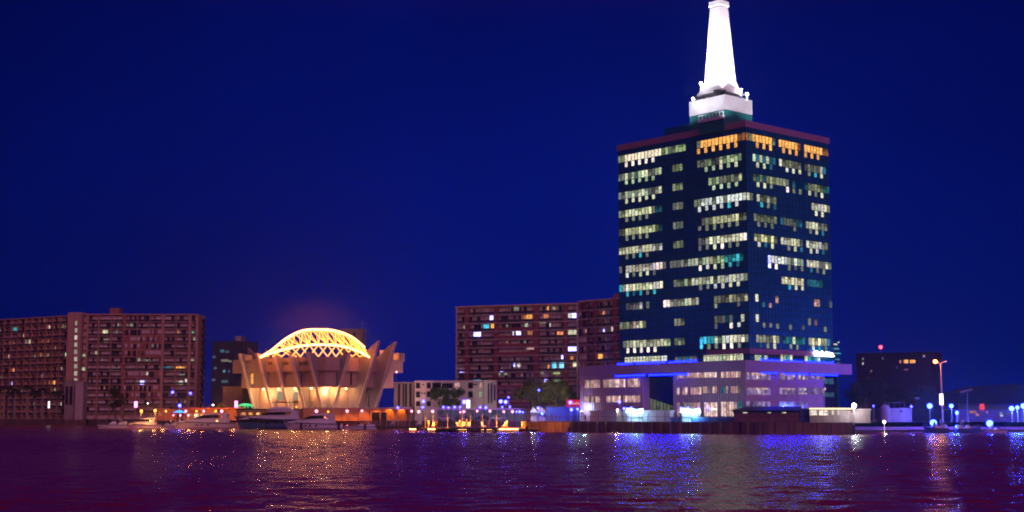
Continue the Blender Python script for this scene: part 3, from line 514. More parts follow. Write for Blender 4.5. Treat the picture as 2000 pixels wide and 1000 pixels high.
# ------------------------------------------------------------------ smaller blocks
def block(name, label, pxl, Yl, pxr, Yr, pyt, depth, ma, wins=(), cat='building', roof=None, base=GZ, side=True, pyat=None):
    A = Vector((gx(pxl, Yl), Yl)); B = Vector((gx(pxr, Yr), Yr)); fr = Fr(A, B); zt = zat(pyt, Yl if pyat is None else pyat)
    root = empty(name, label, cat, (A.x, A.y, base), fr.rz); g = G(); g.box(0, fr.L, 0, depth, 0, zt-base-.3); g.build('wall', ma, root)
    g = G(); g.box(-.15, fr.L+.15, -.15, depth+.15, zt-base-.3, zt-base); g.build('roof', roof or ma, root)
    for px, py, wv, hv, ch in wins:
        s, z = fr.hit(px, py); s1, z1 = fr.hit(px+wv, py+hv); g = G(); g.box(s-.08, s1+.08, -.06, -.003, z1-.08-base, z-base+.08); wf = g.build('window', M['dark'] if ch in 'kd' else M['pale'], root)
        g = G(); n = max(1, round((s1-s)/.9))
        for i in range(n): g.box(s+(s1-s)*i/n+.04, s+(s1-s)*(i+1)/n-.04, -.1, -.065, z1-base, z-base, jit(PAL[ch], .25))
        g.build('pane', M['glass'] if ch == 'k' else M['lit'], wf)
    return root, fr
block('apartment_block', 'low white three-storey flats behind the glazed pavilion, lit pink', 810, 405, 945, 400, 743.5, 10, M['white'],
  [(813, 748, 7, 10, 'k'), (834, 748, 7, 10, 'k'), (845, 748, 16, 9, 'k'), (864, 749, 20, 9, 'k'), (888, 748, 10, 8, 'p'), (915, 748, 8, 10, 'k'), (925, 750, 2, 2, 'k'), (929, 750, 2, 2, 'k'), (936, 747, 7, 10, 'p'),
   (813, 765, 7, 11, 'k'), (823, 767, 2, 2, 'k'), (828, 767, 2, 2, 'k'), (834, 765, 7, 10, 'k'), (845, 766, 16, 9, 'k'), (853, 767, 5, 6, 'O'), (915, 765, 8, 11, 'k'), (935, 765, 7, 10, 'D'), (813, 784, 7, 9, 'k'), (834, 784, 7, 9, 'k'), (826, 750, 2, 2, 'k'), (889, 767, 8, 9, 'k')], 'apartment block')
block('stair_block', 'pale slit-windowed end block at the right of the low white flats', 945.5, 399, 970, 399, 743, 10, M['white'], [(953, 749, 2, 38, 'k'), (959, 749, 2, 38, 'k'), (965, 752, 2, 30, 'k')])
block('slit_window_block', 'plain pink-grey block with tall dark window slits just right of the arched hall', 769, 412, 809, 411, 746, 10, M['conc'], [(778, 750, 3, 44, 'k'), (787, 750, 2, 44, 'k'), (791.5, 750, 3, 44, 'k'), (800, 750, 3, 44, 'k')])
block('tower_block', 'unlit purple-brown slab rising behind the glowing arch', 662, 620, 706, 620, 642, 14, M['conc'], [(668, 650, 4, 5, 'k'), (676, 650, 4, 5, 'k'), (690, 650, 4, 5, 'k')])
g = G(); P = atY(707, 660, 615); g.tube((P.x, P.y, 30), (P.x, P.y, zat(624, 615)), .35, .2); g.tube((P.x-2, P.y, zat(632, 615)), (P.x+2, P.y, zat(632, 615)), .12); tag(g.build('antenna_mast', M['steel']), 'slim dark antenna mast above the slab behind the arch', 'antenna')
block('office_block', 'dark blue office block with teal windows between the brown flats and the arched hall', 411, 540, 456, 535, 667, 14, mat('dark_blue_render', (.04, .045, .1), .8, .3, .4),
  [(430, 683, 8, 5, 'T'), (441, 685, 6, 4, 'T'), (432, 702, 14, 4, 'D'), (436, 723, 4, 4, 't'), (446, 723, 3, 4, 'T'), (433, 743, 12, 4, 'T'), (416, 695, 5, 4, 'T'), (418, 717, 5, 4, 'T'), (414, 740, 6, 4, 'T'), (447, 704, 5, 3, 'D')])
block('tower_block', 'narrow unlit tower slice behind the left end of the arched hall', 456, 560, 467, 560, 656, 10, M['conc'], [(458, 664, 2, 4, 'k')])
block('utility_building', 'low olive-beige box building left of the arched hall', 434, 420, 472, 418, 755, 8, M['tan'], [(438, 762, 2, 3, 'D')])
block('glass_tower', 'teal-lit sliver of glass tower peeking out behind the big tower', 1606, 420, 1641, 425, 664, 14, M['tglass'],
  [(1628, 671, 7, 3, 'c'), (1628, 680, 11, 2.5, 't'), (1630, 689, 12, 2.5, 't'), (1631, 701, 9, 2, 't'), (1636, 662.5+4, 3, 3, 'c'), (1633, 708, 8, 1.5, 'T')], 'office tower')
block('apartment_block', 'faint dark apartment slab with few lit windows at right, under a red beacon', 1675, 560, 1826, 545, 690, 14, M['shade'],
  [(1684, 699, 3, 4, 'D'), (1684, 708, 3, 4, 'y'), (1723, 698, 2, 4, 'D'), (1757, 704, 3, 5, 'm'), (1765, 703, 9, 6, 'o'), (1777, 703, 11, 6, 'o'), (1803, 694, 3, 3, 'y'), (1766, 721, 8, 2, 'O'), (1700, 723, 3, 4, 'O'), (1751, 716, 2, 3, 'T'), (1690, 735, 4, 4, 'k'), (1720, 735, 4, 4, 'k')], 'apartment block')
P = atY(1720, 678, 565); g = G(); g.tube((P.x, P.y, zat(690, 565)-1), P, .12); a = tag(g.build('beacon', M['steel']), 'red aviation beacon on the roof of the faint right-hand slab', 'beacon'); g = G(); g.ball(P, .65); g.build('lamp', E_['red'], a)
# left pylon monument and dark kiosk by the palms
block('gate_pylon', 'dark blue-grey twin pylon with slots beside the palm trunks', 125, 520, 144, 520, 743, 5, M['conc'], [(129, 755, 3, 35, 'k'), (137, 755, 3, 35, 'k')])
block('gate_pylon', 'grey plain pylon beside the slotted dark pylon', 145.5, 515, 161, 515, 745, 5, M['pale'])
# right background: sheds with low roofs
block('boat_shed', 'long dark shed with flat overhanging roof behind the blue lamps', 1770, 345, 1872, 345, 770, 16, M['glass'], [(1775, 777, 20, 2, 'T'), (1840, 800, 26, 5, 'T'), (1782, 800, 30, 10, 'k')], 'shed')
A = Vector((gx(1862, 350), 350)); B = Vector((gx(2080, 350), 350)); frs = Fr(A, B)
sh = empty('warehouse', 'big dark arched-roof warehouse with a teal front at the right edge', 'warehouse', (A.x, A.y, GZ), frs.rz)
g = G(); g.box(0, frs.L, 0, 20, 0, 4.3); g.build('wall', mat('warehouse_wall', (.1, .2, .22), .7, .3, .5), sh)
g = G(); pr = [(-2, 0, 4.3)]+[(-2+(frs.L+4)*i/10, 0, 4.5+4.6*math.sin(math.pi*i/10)) for i in range(1, 10)]+[(frs.L+2, 0, 4.3)]; g.prism([(x, -1, z) for x, _, z in pr], (0, 22, 0)); g.build('roof', mat('shed_roof', (.012, .012, .02), .9, .3, .5), sh)
for px, ch in ((1895, 'T'), (1929, 'y'), (1962, 't'), (1985, 't'), (1993, 'C')):
    s, z = frs.hit(px, 776, -.1); g = G(); g.box(s, s+.7, -.12, -.02, z-GZ-.25, z-GZ, PAL[ch]); g.build('window', M['lit'], sh)
block('workshop', 'low workshop with red panels and a lit doorway behind the solar lamp', 1866, 325, 1998, 325, 800, 8, M['bluewall'], [(1893, 802, 14, 5, 'O'), (1913, 789, 10, 14, 'r'), (1952, 805, 6, 3, 't'), (1953, 810, 6, 3, 'c'), (1968, 805, 3, 6, 'T'), (1906, 808, 6, 4, 'O'), (1926, 803, 3, 4, 'O')], 'shed')
block('storage_tank_building', 'pink-lit low concrete building with round corner right of the white floodlight', 1735, 300, 1780, 300, 797, 8, M['conc'], [(1758, 802, 4, 2, 'k')])
g = G(); P = atY(1730, 800, 299); 
g.add([], []); 
def dome_hut(px, pyt, Y, r, label, ma):
    g = G(); x = gx(px, Y); rings = []
    for z, k in ((GZ, 1), (zat(pyt, Y)-.8, 1), (zat(pyt, Y)-.3, .8), (zat(pyt, Y), .3), (zat(pyt, Y)+.02, .02)):
        rings.append([(x+r*k*math.cos(i*math.pi/8), Y+r*k*math.sin(i*math.pi/8), z) for i in range(17)])
    g.loft(rings); return tag(g.build('storage_tank', ma), label, 'tank')
dome_hut(1729, 790, 297, 1.0, 'squat round-topped tank left of the pink-lit low building', M['conc'])
# ------------------------------------------------------------------ civic hall with arched roof lattice
Cc = atY(636, 696, 380); c2 = Vector(Cc[:2]); aC = R(50); er = Vector((math.cos(aC), math.sin(aC))); el = Vector((-math.sin(aC), math.cos(aC)))
CW = along(c2, el, 455, 701.6); CD = along(c2, er, 787, 700); Lh = c2+el*CW
CL = Fr(Lh, c2); CR = Fr(c2, c2+er*CD)
hall = empty('civic_hall', 'floodlit concrete hall with leaning fins under a glowing amber lattice arch', 'hall', (Lh.x, Lh.y, GZ), CL.rz)
zt1 = Cc.z-GZ; zt0 = zat(723.4, 380)-GZ; z2 = zat(755.5, 382)-GZ
g = G(); g.box(0, CW, 0, CD, zt0, zt1); par = g.build('parapet_ring', M['civic'], hall)
i1 = 3.3; i2 = 5.6
g = G(); g.box(i1-.6, CW-1.0, 1.0, CD-i1+.6, z2, zt0); g.build('upper_wall', M['civic'], hall)
g = G(); g.box(i2, CW-i2*.75, i2*.75, CD-i2, 0, z2); g.build('lower_wall', M['civic'], hall)
def cpoly(fr, st, pts, th, right=False):
    """blade standing perpendicular to the facade at station st; pts are pixels on its plane"""
    o = fr.A+fr.d*st; out = []
    for px, py in pts:
        d = ray(px, py); t = (fr.d.dot(o))/(fr.d.x*d[0]+fr.d.y*d[1]); P = Vector((d[0]*t, d[1]*t)); off = fr.n.dot(P-o); z = HC+d[2]*t-GZ
        out.append((st, off, z) if not right else (CW-off, st, z))
    return out
def station(fr, px, off): return fr.s(px, off)
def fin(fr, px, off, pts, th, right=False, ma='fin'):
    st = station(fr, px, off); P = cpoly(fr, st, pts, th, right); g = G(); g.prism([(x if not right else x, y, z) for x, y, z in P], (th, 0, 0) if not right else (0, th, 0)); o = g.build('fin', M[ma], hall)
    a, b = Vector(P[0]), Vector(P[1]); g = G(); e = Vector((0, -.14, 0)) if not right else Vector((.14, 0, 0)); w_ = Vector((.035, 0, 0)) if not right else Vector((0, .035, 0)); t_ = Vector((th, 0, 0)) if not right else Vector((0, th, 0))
    g.prism([a+e-w_, b+e-w_, b-e*2.2-w_, a-e*2.2-w_], t_+w_*2); g.build('lit_edge_strip', M['edge'], o); return o  # pale strip paints in the light along the fin's outer edge
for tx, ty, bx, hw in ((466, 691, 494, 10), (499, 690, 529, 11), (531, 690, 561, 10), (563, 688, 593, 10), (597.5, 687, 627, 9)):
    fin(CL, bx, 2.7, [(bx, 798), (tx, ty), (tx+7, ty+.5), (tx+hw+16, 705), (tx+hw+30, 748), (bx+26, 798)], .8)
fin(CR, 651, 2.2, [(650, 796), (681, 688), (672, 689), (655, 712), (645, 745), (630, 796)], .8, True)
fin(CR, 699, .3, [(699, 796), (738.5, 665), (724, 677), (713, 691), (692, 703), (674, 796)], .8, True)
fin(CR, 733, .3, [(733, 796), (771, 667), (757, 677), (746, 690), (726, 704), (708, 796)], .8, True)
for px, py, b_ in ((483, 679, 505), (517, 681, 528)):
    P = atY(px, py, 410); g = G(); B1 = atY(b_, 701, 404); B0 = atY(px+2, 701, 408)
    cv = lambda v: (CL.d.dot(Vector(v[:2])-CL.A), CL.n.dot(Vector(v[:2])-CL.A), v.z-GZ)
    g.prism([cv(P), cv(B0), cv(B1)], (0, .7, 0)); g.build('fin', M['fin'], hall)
# rooftop pieces lit orange
for px0, px1, py0, Yq in ((742, 758, 684, 398), (764, 774, 690, 405), (448+18, 448+25, 694, 400)):
    a = atY(px0, py0, Yq); b = atY(px1, py0, Yq); va = cv(a); g = G(); g.box(va[0], va[0]+3, va[1], va[1]+2.4, zt1-.5, va[2]); g.build('rooftop_block', M['civic'], hall)
# narrow slit windows
def cw(fr, right, px0, px1, py0, py1, off, ch, yoff=0):
    s, z = fr.hit(px0, py0, off); s1, z1 = fr.hit(px1, py1, off); g = G(); P = []
    if not right: g.box(s, s1, off-.08, off-.01, z1-GZ, z-GZ, PAL[ch] if ch != 'k' else None)
    else: g.box(CW-off+.01, CW-off+.08, s, s1, z1-GZ, z-GZ, PAL[ch] if ch != 'k' else None)
    g.build('window', M['glass'] if ch == 'k' else M['lit'], hall)
for a, b, ch in ((487, 490, 'o'), (492, 494.5, 'o'), (519, 521, 'k'), (523, 525, 'k'), (551, 553, 'k'), (555, 557, 'k'), (582, 584, 'k'), (587, 589.5, 'k'), (616, 618, 'D'), (621, 623, 'k')): cw(CL, False, a, b, 730, 750, 1.0, ch)
for a, b in ((657, 660), (684, 687)): cw(CR, True, a, b, 728, 752, 1.0, 'k')
for a, b, ch in ((501, 503, 'k'), (527, 530, 'k'), (598, 600, 'k'), (625, 632, 'k')): cw(CL, False, a, b, 763, 783, i2*.75, ch)
for a, b in ((536, 554), (566, 583)): cw(CL, False, a, b, 765, 781, i2*.75, 'D')
for a, b in ((630+10, 633+10), (646, 648)): cw(CR, True, a, b, 763, 782, i2*.75, 'k')
# glazed stair slot between the two big blades
s, z = CR.hit(718, 733, 3.0); s1, _ = CR.hit(730, 733, 3.0); g = G(); g.box(CW-3.0-.2, CW-2.9, s, s1+.5, 0, z-GZ); gl = g.build('stair_glazing', M['glass'], hall)
g = G()
for i in range(4): y = s+(s1-s)*i/3; g.box(CW-2.89, CW-2.7, y-.08, y+.08, 0, z-GZ)
for k in range(7): g.box(CW-2.89, CW-2.75, s, s1, k*2, k*2+.1)
g.build('glazing_frame', M['pale'], gl)
# lettering on the ring
for body, px in (('THE', 527), ('CIVIC', 558), ('CENTRE', 591)):
    s, z = CL.hit(px, 712.5, -.05); t_ = text('lettering', body, 1.15, M['dark'], hall, (s, -.04, z-GZ), (R(90), 0, 0), .03)
# warm floodlights under the overhangs
for fr_, right, px, Q in ((CL, 0, 497, 700), (CL, 0, 515, 1500), (CL, 0, 543.5, 1300), (CL, 0, 576, 1300), (CL, 0, 560, 500), (CL, 0, 608, 500), (CR, 1, 640, 1500), (CR, 1, 676, 500)):
    off = i2*.75-1.2; s, z = fr_.hit(px, 757.5, off); P = (s, off, z2-.35) if not right else (CW-off, s, z2-.35)
    g = G(); g.ball(P, .3, .6); g.build('downlight', E_['warm'], hall)
    W_ = CL.w(P[0], P[1], P[2]+GZ-.5); light('POINT', W_+Vector((0, -.5, -.4)), (1, .5, .14), Q*1.0, .25)
for fr_, right, px, Q in ((CL, 0, 512, 900), (CL, 0, 545, 500), (CL, 0, 575, 400), (CL, 0, 615, 500), (CR, 1, 648, 800), (CR, 1, 672, 900), (CR, 1, 706, 900), (CR, 1, 742, 1100)):
    off = 2.6; s, z = fr_.hit(px, 795, off); P = (s, off, .4) if not right else (CW-off, s, .4)
    W_ = CL.w(P[0], P[1], P[2]+GZ); light('POINT', W_, (1, .68, .4), Q*.7, .3); g = G(); g.box(P[0]-.35, P[0]+.35, P[1]-.2, P[1]+.2, .05, .35); g.build('uplight', E_['W'], hall)
light('SPOT', (gx(800, 392), 386, 3), (1, .45, .4), 9000, .3, (gx(772, 392), 402, 12), 60)
light('SPOT', (gx(474, 392), 388, 4), (.8, .9, .1), 1500, .2, (gx(474, 400), 401, 13), 60)
# amber lattice, its floodlighting put in as glow of the members
def qcurve(pts, Y, n):
    """smooth curve through pixel points, standing at depth Y"""
    P = [atY(a, b, Y) for a, b in pts]; out = []
    for i in range(n+1):
        t = i/n*(len(P)-1); k = min(int(t), len(P)-2); f = t-k; p0 = P[max(k-1, 0)]; p1 = P[k]; p2 = P[k+1]; p3 = P[min(k+2, len(P)-1)]
        out.append(.5*((2*p1)+(p2-p0)*f+(2*p0-5*p1+4*p2-p3)*f*f+(3*p1-p0-3*p2+p3)*f**3))
    return [Vector(cv(p)) for p in out]
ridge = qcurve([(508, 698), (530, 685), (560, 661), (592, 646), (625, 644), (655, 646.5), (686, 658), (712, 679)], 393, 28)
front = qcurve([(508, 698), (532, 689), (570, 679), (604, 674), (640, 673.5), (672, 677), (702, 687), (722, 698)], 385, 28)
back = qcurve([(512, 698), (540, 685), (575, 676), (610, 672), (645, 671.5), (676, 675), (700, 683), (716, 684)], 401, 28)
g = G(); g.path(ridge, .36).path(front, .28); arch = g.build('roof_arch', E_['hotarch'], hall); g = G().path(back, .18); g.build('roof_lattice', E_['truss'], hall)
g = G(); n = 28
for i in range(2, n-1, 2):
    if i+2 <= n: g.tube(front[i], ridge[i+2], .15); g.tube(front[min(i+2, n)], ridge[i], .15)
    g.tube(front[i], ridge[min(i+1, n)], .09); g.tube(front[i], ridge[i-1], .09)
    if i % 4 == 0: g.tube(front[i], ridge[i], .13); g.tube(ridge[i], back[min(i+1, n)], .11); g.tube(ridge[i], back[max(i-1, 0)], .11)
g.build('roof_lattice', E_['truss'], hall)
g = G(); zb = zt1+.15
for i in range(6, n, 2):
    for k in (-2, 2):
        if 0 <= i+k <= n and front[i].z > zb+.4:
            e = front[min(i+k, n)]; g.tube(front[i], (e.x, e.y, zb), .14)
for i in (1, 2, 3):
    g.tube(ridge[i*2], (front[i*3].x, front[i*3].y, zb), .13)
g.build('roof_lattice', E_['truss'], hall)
light('POINT', tuple(CL.w(CW*.6, CD*.35, GZ+zt1+1.5)), (1, .45, .1), 2500, .5)
light('POINT', tuple(CL.w(CW*.86, CD*.72, GZ+zt1+2.2)), (1, .4, .08), 3500, .5)
# ------------------------------------------------------------------ terrace wall, restaurant, pavilion
tw, fr = block('terrace_wall', 'long orange-lit rendered terrace wall below the arched hall', 592, 378, 795, 372, 796, 4, M['orange'], [(727, 806, 14, 18, 'k'), (744, 806, 11, 18, 'k')], 'wall', M['pale'])
for px in (615, 640, 668, 700, 722): 
    s = fr.s(px); g = G(); g.box(s-.05, s+.05, -.05, -.003, 0, 4.2); g.build('pilaster', M['dark'], tw)
for px in (618, 640, 678, 707, 655, 735, 760, 785): light('SPOT', (gx(px, 374), 371.6, 6.0), (1, .24, .015), 900, .2, (gx(px, 374), 373.6, 2.2), 76)
g = G(); A = atY(762, 797, 371); B = atY(806, 797, 371); tag((lambda q: q)(G().box(A.x, B.x, 366, 371, zat(799.5, 369), zat(795.5, 369)).build('awning', M['tent'])), 'white flat awning slab over the right end of the orange wall', 'awning')
for k, (a, b, yt) in enumerate(((358, 460, 795.5),)):
    rs, fr = block('restaurant', 'low quayside restaurant with a red-orange roof edge and strings of lamps', a, 398, b, 396, yt, 9, M['brick'], [(366, 808, 9, 8, 'O'), (379, 808, 9, 8, 'y'), (392, 808, 9, 8, 'o'), (405, 808, 8, 7, 'O')], 'restaurant', M['redroof'])
    g = G(); g.box(-.3, fr.L+.3, -2.5, 0, 3.2, 3.5); g.build('eaves', M['redroof'], rs)
for px in (358, 372, 385, 398, 421, 440, 458): light('POINT', (gx(px, 390), 388, 4.6), (1, .32, .04), 700, .3)
block('bar_kiosk', 'small brick-red bar with orange lamps left of the blue umbrella', 304, 402, 345, 402, 799, 5, M['brick'], [(310, 806, 6, 5, 'O')], 'kiosk')
light('POINT', (gx(318, 396), 396, 4), (1, .35, .06), 700, .3)
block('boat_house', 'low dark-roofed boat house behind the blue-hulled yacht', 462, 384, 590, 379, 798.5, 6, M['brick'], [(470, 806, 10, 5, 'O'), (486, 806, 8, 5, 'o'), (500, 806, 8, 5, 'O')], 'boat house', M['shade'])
lamp_later = []
# white pavilion with glazed front and cars behind
A = Vector((gx(840, 352), 352)); B = Vector((gx(1016, 347), 347)); fr = Fr(A, B)
pv = empty('pavilion', 'long white-roofed open pavilion with slim posts behind the lit deck', 'pavilion', (A.x, A.y, GZ), fr.rz)
zr = zat(797, 350)-GZ; g = G(); g.box(0, fr.L, -.5, 7, zr-.4, zr); g.build('roof', M['tent'], pv)
g = G(); g.box(0, fr.L, 7, 7.2, 0, zr-.41); g.build('back_wall', mat('pavilion_back', (.22, .27, .26), .8, .4, .7), pv)
for i in range(13): g = G(); x = .15+(fr.L-.3)*i/12; g.box(x-.06, x+.06, -.3, -.18, 0, zr-.41); g.build('post', M['steel'], pv)
for k in range(5): light('POINT', tuple(fr.w(2+fr.L*k/5, 2.5, GZ+zr-.8)), (.85, .9, 1), 60, .2)
def make_car(loc, rz, label, paint):
    c = empty('parked_car', label, 'car', loc, rz, 'cars parked under the pavilion')
    prof = [(-2.1, .35), (-2.15, .8), (-1.6, .95), (-1.0, 1.4), (.5, 1.42), (1.15, .98), (2.0, .85), (2.1, .4)]
    g = G(); g.prism([(x, -.85, z) for x, z in prof], (0, 1.7, 0)); g.build('body', paint, c)
    g = G(); g.prism([(x, -.87, z) for x, z in ((-1.35, 1.0), (-.92, 1.32), (.42, 1.34), (.95, 1.0))], (0, 1.74, 0)); g.build('side_window', M['tint'], c)
    for x in (-1.35, 1.35):
        for y in (-.8, .8): g = G(); g.tube((x, y-.1, .33), (x, y+.1, .33), .33, .33, 12); g.build('wheel', M['black'], c)
    for y in (-.6, .6): g = G(); g.box(2.04, 2.12, y-.18, y+.18, .6, .75); g.build('headlight', E_['W'] if False else M['carw'], c)
    return c
for px, lab, pt, rz in ((869, 'silver saloon car at the left end under the pavilion roof', 'carw', 0), (905, 'dark car second from left under the pavilion roof', 'carp', .1), (942, 'dark car with its nose out, in the middle right of the pavilion', 'carp', 3.1), (973, 'silver-blue car under the right half of the pavilion', 'carw', 0)):
    Y = 353; make_car((gx(px, Y), Y, GZ), rz, lab, M[pt])
# ------------------------------------------------------------------ tents, container, cabins, kiosks on the right quay
def tent(px0, px1, Y, pyt, label, ma=None):
    x0 = gx(px0, Y); x1 = gx(px1, Y); w_ = x1-x0; zt_ = zat(pyt, Y)-GZ; r = empty('event_tent', label, 'tent', (x0, Y, GZ)); g = G(); e = zt_-1.1
    g.add([(-.2, -.2, e), (w_+.2, -.2, e), (w_+.2, w_+.2, e), (-.2, w_+.2, e), (w_/2, w_/2, zt_+.2)], [(0, 1, 4), (1, 2, 4), (2, 3, 4), (3, 0, 4)]); g.build('canopy', ma or M['tent'], r)
    g = G(); g.box(0, w_, w_-.06, w_, 0, e); g.box(0, .05, .1, w_-.1, 0, e); g.build('side_panel', ma or M['tent'], r)
    for x in (0, w_):
        for y in (0, w_): g = G(); g.tube((x, y, 0), (x, y, e), .05); g.build('leg', M['steel'], r)
    return r
tent(1036, 1049, 322, 796, 'small white tent with a brightly lit front at the left end of the blue container')
tent(1049, 1066, 322, 796, 'white tent standing directly against the blue container')
tent(1133, 1152, 312, 794.5, 'white tent in bright blue-white light at the podium corner')
light('POINT', (gx(1041, 320), 319.5, 5), (.7, .8, 1), 350, .2); light('POINT', (gx(1141, 311), 310, 5), (.5, .75, 1), 500, .2)
def ribbed(name, label, px0, px1, Y0, Y1, pyt, dep, ma, cat, wins=(), roof=None, trim=None):
    r, fr = block(name, label, px0, Y0, px1, Y1, pyt, dep, ma, wins, cat, roof); zt_ = zat(pyt, Y0)-GZ-.32; g = G(); n = int(fr.L/.5)
    for i in range(n): x = fr.L*i/n+.1; g.box(x, x+.14, -.05, -.003, .05, zt_)
    g.build('cladding_rib', ma, r); return r, fr
ribbed('container', 'long blue-lit shipping container under the red billboard', 1068, 1130, 322, 318, 795, 3, M['bluewall'], 'container')
ribbed('site_hoarding', 'pale pinkish hoarding wall along the foot of the podium', 1153, 1308, 300, 281, 802, 1.2, M['white'], 'hoarding')
ribbed('site_hoarding', 'blue-tinted low hoarding below the tall lit podium windows', 1310, 1432, 281, 270, 815, .8, M['bluewall'], 'hoarding')
g_, frc = ribbed('site_cabin', 'long maroon site cabin with three small lit windows by the water', 1433, 1561, 266, 262, 802, 5, M['purple'], 'cabin', [(1451, 803.5, 9, 3.2, 'y'), (1499, 804, 7, 3, 'g'), (1527, 803, 9, 3.8, 'y')], M['dark'])
g = G(); zt_ = zat(802, 266)-GZ; g.prism([(-.8, -.8, zt_), (frc.L+.2, -.8, zt_+.0), (frc.L+.2, 2.5, zt_+.75), (2.2, 2.5, zt_+.75)], (0, .3, .03)); g.build('lean_to_roof', M['dark'], g_)
ribbed('container', 'blue tarpaulin-draped container at the right end of the maroon cabin', 1562, 1578, 262, 261, 799, 5, M['bluewall'], 'container')
ribbed('container', 'dark red container between the blue tarpaulin and the windowed cabin', 1579, 1594, 261, 261, 797, 5, M['purple'], 'container')
r_, fr = ribbed('site_office', 'grey-blue site office with a bright ribbon window beside the floodlight', 1581, 1700, 259.5, 258, 798.5, 5, M['conc'], 'cabin',
   [(1581.5, 799.5, 15, 11.5, 'w'), (1599, 800, 18, 11, 'w'), (1624, 800, 4, 11, 'y'), (1636, 800, 2, 10, 'c'), (1657, 800, 1.5, 8, 'c'), (1666, 800, 3, 9, 'c')])
g = G(); g.box(0, fr.L*.75, -.5, -.2, zat(799, 259)-GZ-.02, zat(798, 259)-GZ+.1); g.build('strip_light', E_['yel'], r_)
def kiosk(px0, px1, Y, label, e=250):
    x0 = gx(px0, Y); x1 = gx(px1, Y); w_ = x1-x0; r = empty('kiosk', label, 'kiosk', (x0, Y, GZ), 0, 'glowing kiosks along the fence'); zf_ = zat(806, Y)-GZ; zt_ = zat(797, Y)-GZ
    g = G(); g.box(.1, w_-.1, .3, 2, 0, zf_); g.build('booth', M['tent'], r); g = G(); g.prism([(0, 0, zf_), (w_, 0, zf_), (w_-.2, 0, zt_-.1), (w_*.6, 0, zt_-.3), (.2, 0, zt_)], (0, 2.2, 0)); g.build('lit_fascia', E_['kiosk'], r)
    g = G(); g.box(.2, w_-.2, -.1, .3, .9, 1.0); g.build('counter', M['wood'], r)
    light('POINT', (x0+w_/2, Y-1.2, GZ+zf_-.6), (.25, .75, 1), e, .2)
kiosk(1224, 1258, 287, 'glowing white-blue kiosk against the pale hoarding left of the dark glass gap'); kiosk(1331, 1369, 277, 'glowing white-blue kiosk in front of the tall lit podium windows', 400)
# billboard
P = atY(1120, 790, 330); r = empty('billboard', 'red billboard with pale lettering at the podium corner', 'billboard', (P.x, 330, GZ)); hw = 1.7
g = G(); z0_ = zat(796, 330)-GZ; z1_ = zat(780.5, 330)-GZ; g.box(-hw, hw+.1, 0, .25, z0_, z1_); m_, t, N, L = nt('backlit_red'); o = N.new('ShaderNodeOutputMaterial'); e = N.new('ShaderNodeEmission'); e.inputs[0].default_value = (1, .03, .12, 1); e.inputs[1].default_value = .55; L.new(e.outputs[0], o.inputs[0]); g.build('panel', m_, r)
text('lettering', "Let's", .85, E_['ltr'], r, (.55, -.03, (z0_+z1_)/2-.2), (R(90), 0, 0), .02)
for x in (-1.3, 1.4): g = G(); g.tube((x, .12, 0), (x, .12, z0_), .08); g.build('leg', M['steel'], r)
# mesh fence on the quay edge: posts are individual
fe = empty('fence', 'see-through post and mesh fence standing on the sheet-pile wall', 'fence', (0, 0, GZ))
pts = [Vector((gx(a, Y), Y+.5)) for a, Y in ((1036, 299), (1440, 262), (1580, 255.5))]
g = G(); cnt = 0
for a, b in zip(pts, pts[1:]):
    n = int((b-a).length/2.05)
    for i in range(n):
        p_ = a.lerp(b, i/n); q_ = G(); q_.tube((p_.x, p_.y, 0), (p_.x+random.uniform(-.12, .12), p_.y, random.uniform(1.3, 2.2)), .055); q_.build('post', M['dark'], fe)
    for z in (.15, 1.15): g.tube((a.x, a.y, z), (b.x, b.y, z), .035, .035, 4)
    n2 = int((b-a).length/.35)
    for i in range(n2):
        p_ = a.lerp(b, i/n2); g.tube((p_.x, p_.y, .1), (p_.x, p_.y, 1.15), .012, .012, 3)
g.build('rail', M['dark'], fe)
# ------------------------------------------------------------------ boardwalk deck and pontoons
def plank_deck(name, label, px0, px1, Y, d, z, th, ma=None, posts=0):
    x0 = gx(px0, Y); x1 = gx(px1, Y); r = empty(name, label, 'jetty', (x0, Y, 0)); g = G(); n = max(3, int((x1-x0)/.6))
    for i in range(n): g.box((x1-x0)*i/n, (x1-x0)*(i+1)/n-.03, 0, d, z-.1, z)
    g.build('decking', ma or M['wood'], r); g = G(); g.box(0, x1-x0, .05, .25, z-th, z-.103); g.box(0, x1-x0, d-.25, d-.05, z-th, z-.103); g.build('beam', M['dark'], r)
    for i in range(posts): g = G(); x = (x1-x0)*(i+.5)/posts; g.tube((x, .4, -1.5), (x, .4, z-.11), .2, .2, 8); g.build('pile', M['dark'], r)
    return r
plank_deck('jetty', 'lit boardwalk deck along the water below the pavilion', 820, 1100, 296, 38, .75, .35, M['wood'], 8)
plank_deck('pontoon', 'dark pontoon left of the lit deck carrying dim figures', 735, 825, 322, 4, 1.0, .7, M['dark'], 3)
plank_deck('pontoon', 'dark purple pontoon jutting in front of the lit deck', 878, 975, 288, 3.5, .95, .4, M['dark'], 4)
plank_deck('pontoon', 'low dark pontoon with blue cleats at right of the sheet piles', 1672, 1776, 272, 4, .6, .4, M['dark'], 4)
plank_deck('pontoon', 'long dim pontoon under the blue lamps at far right', 1780, 2030, 282, 3, .6, .45, M['dark'], 5)
for px0, px1, e in ((972, 1012, 7), (895, 912, 4), (800, 812, 3), (836, 850, 4), (940, 962, 3)):
    Y = 295.6; A = gx(px0, Y); B = gx(px1, Y); g = G(); g.box(A, B, Y, Y+.25, .46, .62); tag(g.build('strip_light', E_['hot']), 'amber strip light on the deck edge, '+{972: 'the longest and brightest', 895: 'behind the jutting purple pontoon', 800: 'leftmost by the dark pontoon', 836: 'between the two pontoons', 940: 'left of the brightest strip'}[px0], 'strip light', 'strip lights on the deck edge')
